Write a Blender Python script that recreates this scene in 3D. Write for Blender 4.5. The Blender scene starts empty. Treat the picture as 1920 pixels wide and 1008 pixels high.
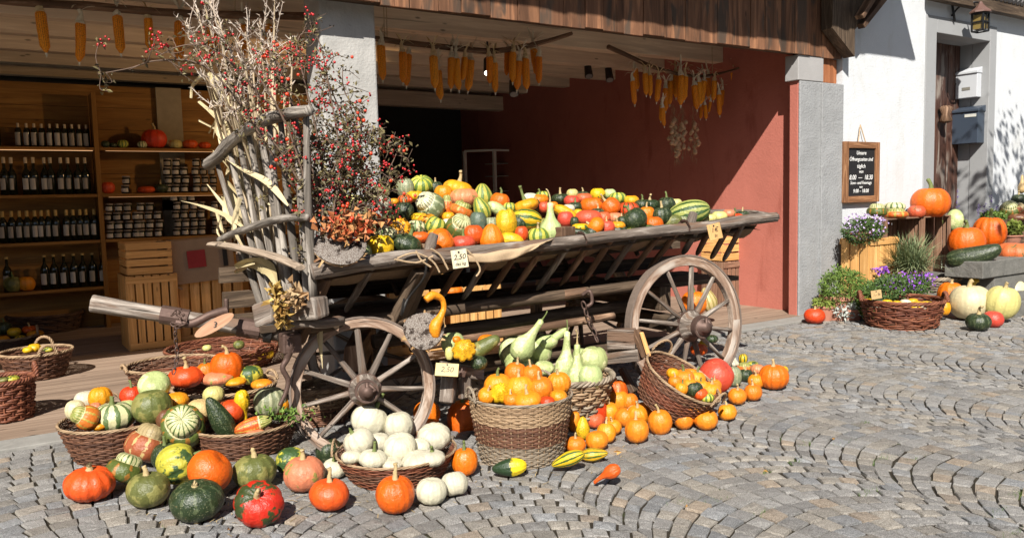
import bpy, math, random
import numpy as np
from mathutils import Vector, Matrix, noise as mnoise
R_ = math.radians
rng = np.random.default_rng(7); random.seed(7)
sc = bpy.context.scene; COL = sc.collection
# ------------------------------------------------------------------ camera, sky, sun, exposure
FOC = 1500.; H = 1.6                       # focal length in photo pixels (1920 wide), eye height
_dn = np.array([420, 17000, FOC]); _dn /= np.linalg.norm(_dn)
_U = np.array([2320, -190., FOC]); _U -= _dn * _U.dot(_dn); _U /= np.linalg.norm(_U)
CM = np.array([_U, np.cross(-_dn, _U), -_dn]); CC = np.array([0, 0, H])   # world = CM @ cam(right, down, forward)
cam = bpy.data.objects.new('camera', bpy.data.cameras.new('camera')); COL.objects.link(cam)
cam.data.sensor_width = 36; cam.data.lens = FOC / 1920 * 36; cam.data.clip_end = 500; cam.data.clip_start = .05
r, d, f = CM[:, 0], CM[:, 1], CM[:, 2]
cam.matrix_world = Matrix(((r[0], -d[0], -f[0], 0), (r[1], -d[1], -f[1], 0), (r[2], -d[2], -f[2], H), (0, 0, 0, 1)))
sc.camera = cam
sc.view_settings.view_transform = 'Standard'; sc.view_settings.look = 'None'
sc.view_settings.exposure = 0.7; sc.view_settings.gamma = 1
SUN = Vector((-.75, -.885, 1.0)).normalized()
w = bpy.data.worlds.new('World'); sc.world = w; w.use_nodes = True
bg = w.node_tree.nodes['Background']; sky = w.node_tree.nodes.new('ShaderNodeTexSky')
sky.sky_type = 'NISHITA'; sky.sun_disc = False
sky.sun_elevation = math.asin(SUN.z); sky.sun_rotation = math.atan2(SUN.x, SUN.y)
w.node_tree.links.new(sky.outputs[0], bg.inputs[0]); bg.inputs[1].default_value = .05
sl = bpy.data.lights.new('sun', 'SUN'); sl.energy = 5.0; sl.angle = R_(.5); sl.color = (1, .95, .87)
so = bpy.data.objects.new('sun', sl); COL.objects.link(so); so.rotation_euler = SUN.to_track_quat('Z', 'Y').to_euler()
sc.cycles.max_bounces = 8; sc.cycles.diffuse_bounces = 2

def ray(px, py): return CM @ np.array([px - 960, py - 504, FOC])
def G(px, py, z=0.): d = ray(px, py); return CC + d * (z - H) / d[2]
def PY(px, py, y): d = ray(px, py); return CC + d * y / d[1]
def PX(px, py, x): d = ray(px, py); return CC + d * x / d[0]
def PD(px, py, dist): d = ray(px, py); return CC + d * dist / math.hypot(d[0], d[1])
def proj(P):
    c = CM.T @ (np.array(P, float) - CC); return 960 + FOC * c[0] / c[2], 504 + FOC * c[1] / c[2], c[2]
def PSEG(px, py, A, B):                    # ray meets the vertical plane through A and B
    n = np.array([B[1] - A[1], A[0] - B[0], 0.]); d = ray(px, py); return CC + d * ((np.array([A[0], A[1], 0]) - CC) @ n) / (d @ n)
def V3(*a): return np.array(a, float)
def unit(v): v = np.array(v, float); return v / max(np.linalg.norm(v), 1e-9)

# ------------------------------------------------------------------ materials
MATS = {}
class NT:
    def __init__(s, name, rough=.6, spec=.4):
        s.m = bpy.data.materials.new(name); s.m.use_nodes = True; s.t = s.m.node_tree; s.b = s.t.nodes['Principled BSDF']
        s.b.inputs['Roughness'].default_value = rough; s.b.inputs['Specular IOR Level'].default_value = spec
    def n(s, ty, **k):
        x = s.t.nodes.new(ty)
        for a, v in k.items(): setattr(x, a, v)
        return x
    def l(s, a, b): s.t.links.new(a, b)
    def inp(s, sock, v):
        if hasattr(v, 'links'): s.l(v, sock)
        else: sock.default_value = v
    def math(s, op, a, b=0., c=None, clamp=False):
        x = s.n('ShaderNodeMath', operation=op, use_clamp=clamp); s.inp(x.inputs[0], a); s.inp(x.inputs[1], b)
        if c is not None: s.inp(x.inputs[2], c)
        return x.outputs[0]
    def mix(s, f, a, b, mode='MIX'):
        x = s.n('ShaderNodeMix', data_type='RGBA', blend_type=mode); s.inp(x.inputs[0], f)
        s.inp(x.inputs[6], c4(a)); s.inp(x.inputs[7], c4(b)); return x.outputs[2]
    def ramp(s, v, pts):
        x = s.n('ShaderNodeValToRGB'); s.l(v, x.inputs[0]); e = x.color_ramp.elements
        while len(e) < len(pts): e.new(.5)
        for i, (p, c) in enumerate(pts): e[i].position = p; e[i].color = c4(c)
        return x.outputs[0]
    def noise(s, vec, scale, detail=3, rough=.55, dist=0.):
        x = s.n('ShaderNodeTexNoise'); x.inputs['Scale'].default_value = scale; x.inputs['Detail'].default_value = detail
        x.inputs['Roughness'].default_value = rough; x.inputs['Distortion'].default_value = dist
        if vec is not None: s.l(vec, x.inputs['Vector'])
        return x.outputs[0]
    def mapv(s, vec, scale=(1, 1, 1), loc=(0, 0, 0)):
        x = s.n('ShaderNodeMapping'); s.l(vec, x.inputs[0]); x.inputs['Scale'].default_value = scale; x.inputs['Location'].default_value = loc; return x.outputs[0]
    def obj(s): return s.n('ShaderNodeTexCoord').outputs['Object']
    def uv(s): return s.n('ShaderNodeTexCoord').outputs['UV']
    def rnd(s): return s.n('ShaderNodeObjectInfo').outputs['Random']
    def isl(s): return s.n('ShaderNodeNewGeometry').outputs['Random Per Island']
    def step(s, v, lo, hi):
        x = s.n('ShaderNodeMapRange', interpolation_type='SMOOTHSTEP'); s.l(v, x.inputs[0]); x.inputs[1].default_value = lo; x.inputs[2].default_value = hi; return x.outputs[0]
    def col(s, c): s.inp(s.b.inputs['Base Color'], c4(c))
    def bump(s, h, dist=.01, st=1.):
        x = s.n('ShaderNodeBump'); x.inputs['Distance'].default_value = dist; x.inputs['Strength'].default_value = st; s.l(h, x.inputs['Height']); s.l(x.outputs[0], s.b.inputs['Normal'])
def c4(c):
    if hasattr(c, 'links'): return c
    return (*c, 1.) if len(c) == 3 else c
def sh(c, k): return tuple(min(1, x * k) for x in c)
def memo(fn):
    def g(*a, **k):
        key = (fn.__name__, a, tuple(sorted(k.items())))
        if key not in MATS: MATS[key] = fn(*a, **k).m
        return MATS[key]
    return g
@memo
def plain(name, c, rough=.6, var=.25, scale=12., spec=.4, bump=.0, metal=0.):
    t = NT(name, rough, spec); o = t.obj(); n = t.noise(o, scale, 5, .6); t.col(t.mix(n, sh(c, 1 - var), sh(c, 1 + var)))
    t.b.inputs['Metallic'].default_value = metal
    if bump: t.bump(n, bump, .8)
    return t
@memo
def wood(name, c1, c2, su=26., sv=1.6, rough=.7, bump=.006, var=.35, c3=None, isle=.35):
    t = NT(name, rough, .3); u = t.uv(); isl = t.isl(); wv = t.n('ShaderNodeVectorMath', operation='ADD'); t.l(u, wv.inputs[0])
    cx = t.n('ShaderNodeCombineXYZ'); t.l(t.math('MULTIPLY', isl, 7.3), cx.inputs[0]); t.l(t.math('MULTIPLY', isl, 31.), cx.inputs[1]); t.l(cx.outputs[0], wv.inputs[1])
    g = t.noise(t.mapv(wv.outputs[0], (su, sv, 1)), 1., 6, .65, 1.2); k = t.noise(t.mapv(wv.outputs[0], (3, .8, 1)), 2.2, 3, .5, .6)
    c = t.ramp(g, [(.32, sh(c1, 1 - var)), (.5, c1), (.68, c2)])
    if c3: c = t.mix(t.step(k, .5, .66), c, c3)
    cr = t.step(t.noise(t.mapv(wv.outputs[0], (su * 2.2, sv * .8, 1)), 1., 3, .5, .3), .64, .7); c = t.mix(t.math('MULTIPLY', cr, .55), c, sh(c1, .25))
    kv = t.n('ShaderNodeTexVoronoi'); t.l(t.mapv(wv.outputs[0], (5, 1.7, 1)), kv.inputs['Vector']); kv.inputs['Scale'].default_value = 1.3
    c = t.mix(t.math('SUBTRACT', 1., t.step(kv.outputs['Distance'], .03, .11)), c, sh(c1, .4))
    hs = t.n('ShaderNodeHueSaturation'); t.l(c, hs.inputs['Color']); t.l(t.math('ADD', t.math('MULTIPLY', isl, isle), 1 - isle / 2), hs.inputs['Value'])
    t.col(hs.outputs[0]); t.bump(t.math('SUBTRACT', g, t.math('MULTIPLY', cr, .8)), bump, .9); return t
@memo
def plaster(name, c, var=.08, scale=2.5, bump=.006, stain=None, rough=.85):
    t = NT(name, rough, .2); o = t.obj(); n1 = t.noise(o, scale, 6, .65); n2 = t.noise(o, 42, 4, .6)
    cc = t.mix(n1, sh(c, 1 - var * 2), sh(c, 1 + var * 2))
    if stain: cc = t.mix(t.math('MULTIPLY', t.step(t.noise(t.mapv(o, (1.2, 1.2, .35)), 2.3, 6, .7, .6), .52, .72), .7), cc, stain)
    sp = t.step(t.noise(o, 21, 2, .5), .7, .74); cc = t.mix(t.math('MULTIPLY', sp, .35), cc, sh(c, .6))
    t.col(cc); t.bump(t.math('ADD', n1, t.math('MULTIPLY', n2, .35)), bump, 1.); return t
@memo
def glassm(name, c, rough=.08):
    t = NT(name, rough, .6); t.col(c); return t
@memo
def emis(name, c, s):
    t = NT(name); t.col(c); t.b.inputs['Emission Color'].default_value = c4(c); t.b.inputs['Emission Strength'].default_value = s; return t
@memo
def leafm(name, c1, c2, rough=.6):
    t = NT(name, rough, .3); i = t.isl(); t.col(t.ramp(i, [(0., c1), (1., c2)])); t.b.inputs['Subsurface Weight'].default_value = 0.
    return t
@memo
def skin(name, c1, c2=None, mode='plain', n=10, amt=.5, c3=None, sp=0., gl=.34, sc_=1., c4_=None):
    """pumpkin skins. mode: stripe | patch | half | turban ; c3/sp: speckle colour and amount"""
    t = NT(name, gl, .5); o = t.obj(); uv = t.n('ShaderNodeSeparateXYZ'); t.l(t.uv(), uv.inputs[0]); U, Vv = uv.outputs[0], uv.outputs[1]
    lo = t.noise(o, 9 * sc_, 3, .5); mid = t.noise(o, 34 * sc_, 4, .6); hi = t.noise(o, 120 * sc_, 2, .5)
    hs = t.n('ShaderNodeHueSaturation'); hs.inputs['Color'].default_value = c4(c1)
    rd = t.rnd(); t.l(t.math('ADD', t.math('MULTIPLY', rd, .018), .488), hs.inputs['Hue'])
    t.l(t.math('ADD', t.math('MULTIPLY', lo, .45), t.math('ADD', t.math('MULTIPLY', rd, .14), .6)), hs.inputs['Value']); c = hs.outputs[0]
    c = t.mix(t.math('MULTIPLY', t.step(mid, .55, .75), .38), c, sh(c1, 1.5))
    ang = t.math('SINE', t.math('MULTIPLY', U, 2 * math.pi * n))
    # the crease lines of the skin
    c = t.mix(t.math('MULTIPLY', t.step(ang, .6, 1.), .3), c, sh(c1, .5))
    if c2:
        wob = t.math('MULTIPLY', t.math('SUBTRACT', mid, .5), 2.6)
        if mode == 'stripe': f = t.step(t.math('ADD', ang, wob), 1 - 2 * amt, 1.25 - 2 * amt)
        elif mode == 'patch': f = t.step(t.math('ADD', t.math('MULTIPLY', lo, 1.), t.math('MULTIPLY', wob, .12)), 1 - amt - .03, 1 - amt + .03)
        elif mode == 'half': f = t.step(t.math('ADD', Vv, t.math('MULTIPLY', wob, .06 + .05)), amt - .02, amt + .02)
        elif mode == 'turban':
            f = t.step(Vv, .60, .615); c = t.mix(t.step(t.math('ADD', ang, wob), .72, .9), c, c4_ or sh(c1, .4))
        c2m = t.mix(t.step(t.math('ADD', t.math('SINE', t.math('MULTIPLY', U, 2 * math.pi * n * 2)), wob), .45, .75), c2, c3 or sh(c2, .55)) if mode == 'turban' else t.mix(mid, sh(c2, .7), sh(c2, 1.3))
        c = t.mix(f, c, c2m)
        if mode == 'turban':
            rg = t.math('SUBTRACT', 1., t.step(t.math('ABSOLUTE', t.math('SUBTRACT', Vv, t.math('ADD', .607, t.math('MULTIPLY', wob, .008)))), .008, .018)); c = t.mix(t.math('MULTIPLY', rg, .8), c, (.6, .52, .3))
    if sp:
        c = t.mix(t.math('MULTIPLY', t.step(hi, .72 - sp * .2, .76 - sp * .2), .8), c, c3 or (.6, .55, .3))
    # corky scars and dirt, with shapes of their own
    c = t.mix(t.math('MULTIPLY', t.step(t.noise(o, 19 * sc_, 4, .7, 1.), .65, .70), .5), c, (.36, .26, .13))
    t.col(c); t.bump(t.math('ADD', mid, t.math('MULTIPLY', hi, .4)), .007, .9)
    t.l(t.math('ADD', t.math('MULTIPLY', mid, .5), gl - .16), t.b.inputs['Roughness']); return t

# ------------------------------------------------------------------ mesh builder
class MB:
    def __init__(s): s.v = []; s.f = []; s.uv = []; s.mi = []; s.n = 0; s.m = 0
    def add(s, v, f, uv=None):
        v = np.asarray(v, float); s.v.append(v)
        for i, q in enumerate(f):
            s.f.append(tuple(int(k) + s.n for k in q)); s.mi.append(s.m)
            s.uv.extend(uv[i] if uv is not None else [(0., 0.)] * len(q))
        s.n += len(v); return s
    def build(s, name, mat, parent=None, origin=None, smooth=False, bevel=0., local=False, auto=False):
        me = bpy.data.meshes.new(name); v = np.concatenate(s.v) if s.v else np.zeros((0, 3))
        if parent is not None and not local:
            o0 = np.array(parent['_o']) if '_o' in parent else np.zeros(3)
        elif origin is not None: o0 = np.array(origin, float)
        else: o0 = np.zeros(3)
        me.from_pydata((v - o0).tolist(), [], s.f)
        ul = me.uv_layers.new(name='UVMap'); ul.data.foreach_set('uv', np.array(s.uv, dtype=np.float32).ravel())
        for m_ in (mat if isinstance(mat, (list, tuple)) else [mat]): me.materials.append(m_)
        if isinstance(mat, (list, tuple)): me.polygons.foreach_set('material_index', s.mi)
        me.polygons.foreach_set('use_smooth', [smooth] * len(s.f)); me.update()
        o = bpy.data.objects.new(name, me); COL.objects.link(o)
        if parent is not None: o.parent = parent; 
        elif origin is not None: o.location = o0
        if '_o' not in o: o['_o'] = [float(x) for x in o0]
        if bevel:
            b = o.modifiers.new('bevel', 'BEVEL'); b.width = bevel; b.segments = 2; b.limit_method = 'ANGLE'; b.angle_limit = R_(50)
        return o
BF = [(0, 1, 3, 2), (4, 6, 7, 5), (0, 4, 5, 1), (2, 3, 7, 6), (0, 2, 6, 4), (1, 5, 7, 3)]
def box(mb, c, s, R=None, jit=0., taper=1.):
    c = np.array(c, float); s = np.array(s, float) / 2
    P = np.array([[x, y, z] for x in (-1, 1) for y in (-1, 1) for z in (-1, 1)], float)
    ax = int(np.argmax(s)); L = P * s
    if taper != 1:
        o = [i for i in range(3) if i != ax]
        for i in range(8):
            if P[i, ax] > 0: L[i, o[0]] *= taper; L[i, o[1]] *= taper
    if jit: L = L + rng.normal(0, jit, L.shape)
    W = (L @ np.array(R).T if R is not None else L) + c; uv = []; r0 = random.random() * 3
    for q in BF:
        pts = P[list(q)] * s; sp = [i for i in range(3) if pts[:, i].max() - pts[:, i].min() > 1e-9]
        if len(sp) < 2: sp = [i for i in range(3) if i != ax][:1] + [ax]
        a = ax if ax in sp else sp[1]; b = [i for i in sp if i != a][0]; uv.append([(p[b] + r0, p[a] + r0) for p in pts])
    return mb.add(W, BF, uv)
def frame(d, up=(0, 0, 1)):
    d = unit(d); s = np.cross(up, d)
    if np.linalg.norm(s) < 1e-4: s = np.cross((1, 0, 0), d)
    s = unit(s); return s, np.cross(d, s), d
def beam(mb, p0, p1, w, h, up=(0, 0, 1), jit=0., taper=1.):
    p0 = np.array(p0, float); p1 = np.array(p1, float); s, u, d = frame(p1 - p0, up)
    return box(mb, (p0 + p1) / 2, (w, h, np.linalg.norm(p1 - p0)), np.array([s, u, d]).T, jit, taper)
def smoothp(pts, k=6):
    P = np.array(pts, float); n = len(P); out = []
    for i in range(n - 1):
        a, b, c, d = P[max(i - 1, 0)], P[i], P[i + 1], P[min(i + 2, n - 1)]
        for j in range(k):
            t = j / k; out.append(.5 * ((2 * b) + (-a + c) * t + (2 * a - 5 * b + 4 * c - d) * t * t + (-a + 3 * b - 3 * c + d) * t ** 3))
    out.append(P[-1]); return np.array(out)
def tube(mb, pts, rad, n=8, jit=0., caps=True, sq=1.):
    P = np.array(pts, float); m = len(P); rad = np.ones(m) * rad if np.isscalar(rad) else np.interp(np.linspace(0, 1, m), np.linspace(0, 1, len(rad)), rad)
    T = np.gradient(P, axis=0); s = frame(T[0])[0]; V = []; L = 0; Ls = []
    for i in range(m):
        t = unit(T[i]); s = unit(s - t * s.dot(t)); b = np.cross(t, s)
        if i: L += np.linalg.norm(P[i] - P[i - 1])
        Ls.append(L); a = np.arange(n) * 2 * math.pi / n
        r_ = rad[i] * (1 + (rng.normal(0, jit, n) if jit else 0))
        V.append(P[i] + np.outer(np.cos(a) * r_, s) + np.outer(np.sin(a) * r_ * sq, b))
    F = []; UV = []; rr = float(np.mean(rad)); c = 2 * math.pi * rr / n; r0 = random.random() * 3
    for i in range(m - 1):
        for j in range(n):
            k = (j + 1) % n; F.append((i * n + j, i * n + k, (i + 1) * n + k, (i + 1) * n + j))
            UV.append([(j * c + r0, Ls[i]), ((j + 1) * c + r0, Ls[i]), ((j + 1) * c + r0, Ls[i + 1]), (j * c + r0, Ls[i + 1])])
    if caps and n > 2:
        F += [tuple(range(n))[::-1], tuple((m - 1) * n + j for j in range(n))]
        a = np.arange(n) * 2 * math.pi / n; uvc = [(r0 + math.cos(x) * rr, math.sin(x) * rr * .1) for x in a]; UV += [uvc, uvc]
    return mb.add(np.concatenate(V), F, UV)
def lathe(mb, c, prof, n=20, R=None):
    c = np.array(c, float); m = len(prof); a = np.arange(n) * 2 * math.pi / n
    V = np.concatenate([np.stack([r * np.cos(a), r * np.sin(a), np.full(n, z)], 1) for r, z in prof])
    if R is not None: V = V @ np.array(R).T
    F = []; UV = []
    for i in range(m - 1):
        for j in range(n):
            k = (j + 1) % n; F.append((i * n + j, i * n + k, (i + 1) * n + k, (i + 1) * n + j)); UV.append([(j / n, i / m), ((j + 1) / n, i / m), ((j + 1) / n, (i + 1) / m), (j / n, (i + 1) / m)])
    F += [tuple(range(n))[::-1], tuple((m - 1) * n + j for j in range(n))]; UV += [[(0, 0)] * n] * 2
    return mb.add(V + c, F, UV)
def leaves(mb, C, size, fold=.3, asp=.5, up=0.):
    """leaf-sized folded cards at the points C"""
    C = np.asarray(C, float)
    for p in C:
        d = unit(rng.normal(0, 1, 3) + V3(0, 0, up)); s, u, _ = frame(d); a = rng.uniform(0, 6.28); x = s * math.cos(a) + u * math.sin(a); y = np.cross(d, x)
        L = size * rng.uniform(.6, 1.3); W = L * asp
        mb.add([p, p + d * L * .5 + x * W * .5 + y * W * fold, p + d * L, p + d * L * .5 - x * W * .5 + y * W * fold], [(0, 1, 2), (0, 2, 3)])
def blob(mb, p, r, n=6):
    a = np.arange(n) * 2 * math.pi / n; V = [p + V3(0, 0, r)]
    for z in (.5, -.5): V += list(p + np.stack([np.cos(a) * r * .87, np.sin(a) * r * .87, np.full(n, z * r)], 1))
    V.append(p - V3(0, 0, r)); F = []
    for j in range(n):
        k = (j + 1) % n; F += [(0, 1 + j, 1 + k), (1 + j, 1 + n + j, 1 + n + k, 1 + k), (1 + n + j, 2 * n + 1, 1 + n + k)]
    mb.add(np.array(V), F)

# ------------------------------------------------------------------ things
LB = {}     # base label -> things that would share it
def tag(o, label, cat, group=None, kind=None):
    o['label'] = label; o['category'] = cat
    if group: o['group'] = group
    if kind: o['kind'] = kind
    LB.setdefault(label, []).append(o); return o
def thing(name, label, cat, loc, group=None):
    o = bpy.data.objects.new(name, None); COL.objects.link(o); o.empty_display_size = .1
    o.location = [float(x) for x in loc]; o['_o'] = [float(x) for x in loc]; return tag(o, label, cat, group)
def struct(o, label=None):
    o['kind'] = 'structure'
    if label: o['label'] = label
    return o
def dup(root, loc, label, rot=None, group=None, scale=None):
    r = root.copy(); COL.objects.link(r); r.location = [float(x) for x in loc]
    if rot is not None: r.rotation_euler = rot
    if scale: r.scale = scale
    if group: r['group'] = group
    r['label'] = label; LB.setdefault(label, []).append(r); mp = {root: r}
    for ch in root.children:
        c = ch.copy(); COL.objects.link(c); c.parent = r
        for g in ch.children: k = g.copy(); COL.objects.link(k); k.parent = c
    return r
ORD = ['leftmost', 'second', 'third', 'fourth', 'fifth', 'sixth', 'seventh', 'eighth', 'ninth', 'tenth', 'eleventh', 'twelfth', 'thirteenth', 'fourteenth', 'fifteenth', 'sixteenth', 'seventeenth', 'eighteenth', 'nineteenth', 'twentieth', 'twenty-first', 'twenty-second', 'twenty-third', 'twenty-fourth']
NUM = ['', 'one', 'two', 'three', 'four', 'five', 'six', 'seven', 'eight', 'nine', 'ten', 'eleven', 'twelve', 'thirteen', 'fourteen', 'fifteen', 'sixteen', 'seventeen', 'eighteen', 'nineteen', 'twenty']
def finish_labels():
    for lab, os_ in LB.items():
        if len(os_) < 2: continue
        os_.sort(key=lambda o: proj(o.location)[0]); n = len(os_)
        for i, o in enumerate(os_):
            w = ('left one of two' if i == 0 else 'right one of two') if n == 2 else ('leftmost' if i == 0 else 'rightmost' if i == n - 1 else ORD[min(i, 23)] + ' from left')
            o['label'] = f'{lab}, {w}'
def lettering(s, parent, loc, X, Y, size, mat, ext=.0008, fit=None, shear=.2):
    """text lying in the plane X (right), Y (up) at the world point loc"""
    cu = bpy.data.curves.new('lettering', 'FONT'); cu.body = s; cu.size = size; cu.align_x = 'CENTER'; cu.align_y = 'CENTER'; cu.extrude = ext
    cu.materials.append(mat); o = bpy.data.objects.new('lettering_tmp', cu); COL.objects.link(o); cu.shear = shear; bpy.context.view_layer.update()
    me = bpy.data.meshes.new_from_object(o.evaluated_get(bpy.context.evaluated_depsgraph_get())); bpy.data.objects.remove(o)
    vs = np.array([v.co[:] for v in me.vertices]); wd = np.ptp(vs[:, 0]); k = min(1, fit / wd) if fit else 1
    for v in me.vertices: v.co.x *= k
    o = bpy.data.objects.new('lettering', me); COL.objects.link(o); o.parent = parent
    X = unit(X); Y = unit(Y); Z = np.cross(X, Y); L = np.array(loc, float) - np.array(parent['_o'])
    o.matrix_local = Matrix(((X[0], Y[0], Z[0], L[0]), (X[1], Y[1], Z[1], L[1]), (X[2], Y[2], Z[2], L[2]), (0, 0, 0, 1))); return o
# ------------------------------------------------------------------ palette
GREYW = wood('weathered_wood', (.17, .135, .11), (.46, .405, .35), 15, 1.6, .85, .018, .5, (.17, .105, .07))
GREYW2 = wood('grey_wood', (.18, .155, .13), (.44, .395, .345), 16, 1.6, .85, .018, .5)
BRNW = wood('old_brown_wood', (.15, .085, .05), (.36, .23, .15), 14, 1.5, .75, .012, .4, (.09, .05, .03))
DARKW = wood('dark_cart_wood', (.075, .05, .032), (.17, .12, .08), 26, 2, .75, .006)
WHEELW = wood('wheel_wood', (.23, .15, .105), (.45, .36, .29), 16, 2, .8, .014, .45, (.4, .35, .3))
BEAMW = wood('joist_wood', (.66, .52, .38), (.80, .66, .50), 12, .7, .7, .002, .12, None, .12)
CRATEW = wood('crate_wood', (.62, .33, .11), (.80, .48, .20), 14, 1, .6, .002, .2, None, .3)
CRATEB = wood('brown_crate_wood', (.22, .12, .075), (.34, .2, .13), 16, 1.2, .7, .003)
SHELFW = wood('shelf_wood', (.27, .125, .024), (.38, .19, .042), 10, .8, .6, .002, .25, None, .25)
CLADW = wood('cladding_wood', (.16, .075, .04), (.34, .16, .08), 9, .6, .75, .008, .45, (.075, .05, .035), .6)
DECKW = wood('deck_wood', (.255, .18, .13), (.36, .265, .195), 14, .7, .75, .002, .25, None, .25)
IRON = plain('rusty_iron', (.12, .075, .06), .6, .4, 40., .5, .002, .5)
DIRON = plain('dark_iron', (.03, .028, .027), .5, .3, 40., .5, .001, .4)
CONC = plaster('concrete', (.40, .39, .37), .14, 4., .014, (.22, .21, .19))
GREYP = plaster('grey_render', (.29, .295, .30), .16, 1.8, .03, (.25, .25, .25))
REDP = plaster('red_plaster', (.43, .145, .108), .10, 1.7, .012, (.30, .085, .06))
WHITEP = plaster('white_plaster', (.58, .60, .62), .045, 1.6, .014, (.50, .50, .48))
FRAMEP = plaster('frame_render', (.30, .305, .31), .05, 2., .004)
STONE = plaster('step_stone', (.16, .155, .14), .2, 8., .02, (.09, .09, .08))
BLACK = plain('black_paint', (.012, .012, .013), .5, .2)
JUTE = plain('jute', (.44, .32, .2), .95, .15, 60., .1, .003)

def boards(mb, x0, x1, y, z0, z1, w, th=.03, gap=.006, jz=.0):
    x = x0
    while x < x1 - .01:
        ww = min(w * random.uniform(.85, 1.15), x1 - x); dz = random.uniform(-jz, jz)
        box(mb, ((x + x + ww - gap) / 2, y + random.uniform(-.008, .008), (z0 + dz + z1) / 2), (ww - gap, th, z1 - z0 - dz)); x += ww
# unseen house block added behind the viewer to close off the low sky light
OH = thing('sky_block_house', 'long brown house block added behind the viewer to close off low sky', 'house', (2, -13, 0))
mb = MB(); box(mb, (4, -14.5, 2.8), (60, 3, 5.6)); mb.build('wall', plaster('sky_block_plaster', (.12, .1, .08)), OH)
mb = MB(); box(mb, (4, -14.8, 5.9), (62, 3.4, .6)); mb.build('roof', plain('sky_block_roof', (.1, .06, .05)), OH)
# ------------------------------------------------------------------ ground
gm = MB(); S = 60
gm.add([(-2.7, .15, -.011), (15, .15, -.011), (15, 6.3, -.011), (-2.7, 6.3, -.011)], [(0, 1, 2, 3)])
yd = MB(); yd.add([(-S, -S, -.04), (S, -S, -.04), (S, S, -.04), (-S, S, -.04)], [(0, 1, 2, 3)]); struct(yd.build('ground', plaster('yard_granite', (.27, .26, .24), .15, 6., .01)))
t = NT('joint_sand', .95, .1); o_ = t.obj(); n_ = t.noise(o_, 30, 5, .7); t.col(t.mix(t.step(t.noise(o_, 2.2, 4, .6), .6, .72), t.mix(n_, (.016, .013, .010), (.06, .05, .036)), (.05, .07, .02))); t.bump(n_, .01)
struct(gm.build('joint_bed', t.m))
# cobbles in segmental arcs: lanes run along Y, rows step .126
def cobbles():
    V = []; F = []; C = []; W = 1.50; d = .114; nv = 0
    for ln in range(-3, 10):
        x0 = 3.25 + (ln - 1) * W
        k = 0
        for k in range(-8, 70):
            yb = -1.0 + k * d; nst = 16; tm = R_(54); RR = W / 2 / math.sin(tm)
            cuts = np.linspace(-tm, tm, nst + 1) + np.concatenate([[0], rng.normal(0, .008, nst - 1), [0]])
            def on(x, kk): x = min(max(x, -W / 2), W / 2); return np.array([x0 + x + .03 * math.sin(2.1 * (yb + kk * d)), yb + kk * d + math.sqrt(RR * RR - x * x) - RR + .3])
            for i in range(nst):
                a, b = cuts[i], cuts[i + 1]
                xa, xb = RR * math.sin(a), RR * math.sin(b); xa2, xb2 = xa + d * math.cos(a) * math.sin(a) * .8, xb + d * math.cos(b) * math.sin(b) * .8
                P = [on(xa, 0), on(xb, 0), on(xb2, 1), on(xa2, 1)]
                if i == 0: P[3] = P[3] * .6 + on(-W / 2, 1) * .4
                c0 = sum(P) / 4; P = [p + (c0 - p) / max(np.linalg.norm(c0 - p), .01) * (.0048 + .004 * random.random()) for p in P]
                cx = sum(P) / 4
                if cx[1] > 6.2 or cx[1] < .3 or cx[0] < -2.5: continue
                if proj((cx[0], cx[1], 0))[2] < .5: continue
                q = proj((cx[0], cx[1], 0))
                if not (-500 < q[0] < 3100 and q[1] < 1500): continue
                P = [p + rng.normal(0, .004, 2) for p in P]; z = rng.normal(0, .002); tl = rng.normal(0, .018, 2)
                O = [np.array([*p, -.018]) for p in P]
                I = [np.array([*(p + (cx - p) * .03), -.005]) for p in P]
                J = [np.array([*(p + (cx - p) * .09 + rng.normal(0, .0028, 2)), z + (p - cx) @ tl + rng.normal(0, .0014)]) for p in P]
                V += O + I + J + [np.array([*(cx + rng.normal(0, .01, 2)), z + .0035 + rng.normal(0, .0025)])]
                for s in range(4):
                    e = (s + 1) % 4; F += [(nv + s, nv + e, nv + 4 + e, nv + 4 + s), (nv + 4 + s, nv + 4 + e, nv + 8 + e, nv + 8 + s), (nv + 8 + s, nv + 8 + e, nv + 12)]
                u = random.random(); base = np.array([.30, .285, .265]) if u < .5 else np.array([.33, .29, .235]) if u < .78 else np.array([.27, .275, .28]) if u < .9 else np.array([.37, .28, .19]) if u < .96 else np.array([.20, .185, .165])
                base = base * rng.uniform(.66, 1.26); C += [base] * 13; nv += 13
    me = bpy.data.meshes.new('cobblestone_paving'); me.from_pydata([tuple(v) for v in V], [], F)
    ca = me.color_attributes.new('stone', 'FLOAT_COLOR', 'POINT'); ca.data.foreach_set('color', np.concatenate([np.array(C), np.ones((nv, 1))], 1).astype(np.float32).ravel())
    t = NT('granite_setts', .8, .3); at = t.n('ShaderNodeAttribute', attribute_name='stone'); o = t.obj(); gr = t.noise(o, 190, 2, .6); m2 = t.noise(o, 24, 6, .7)
    c = t.mix(t.step(gr, .38, .62), t.mix(.5, at.outputs[0], (.08, .08, .085)), t.mix(.25, at.outputs[0], (.6, .59, .57))); c = t.mix(t.math('MULTIPLY', t.step(m2, .5, .72), .5), c, t.mix(.62, at.outputs[0], (.09, .075, .06)))
    c = t.mix(t.math('MULTIPLY', t.step(t.noise(o, 1.1, 5, .6), .5, .7), .22), c, (.2, .165, .12))
    t.col(c); t.bump(t.math('ADD', m2, t.math('MULTIPLY', gr, .35)), .02, 1.); me.materials.append(t.m); me.update()
    o = bpy.data.objects.new('cobblestone_paving', me); COL.objects.link(o); return struct(o)
cobbles()
mb = MB()                                  # grass in the joints
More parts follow.
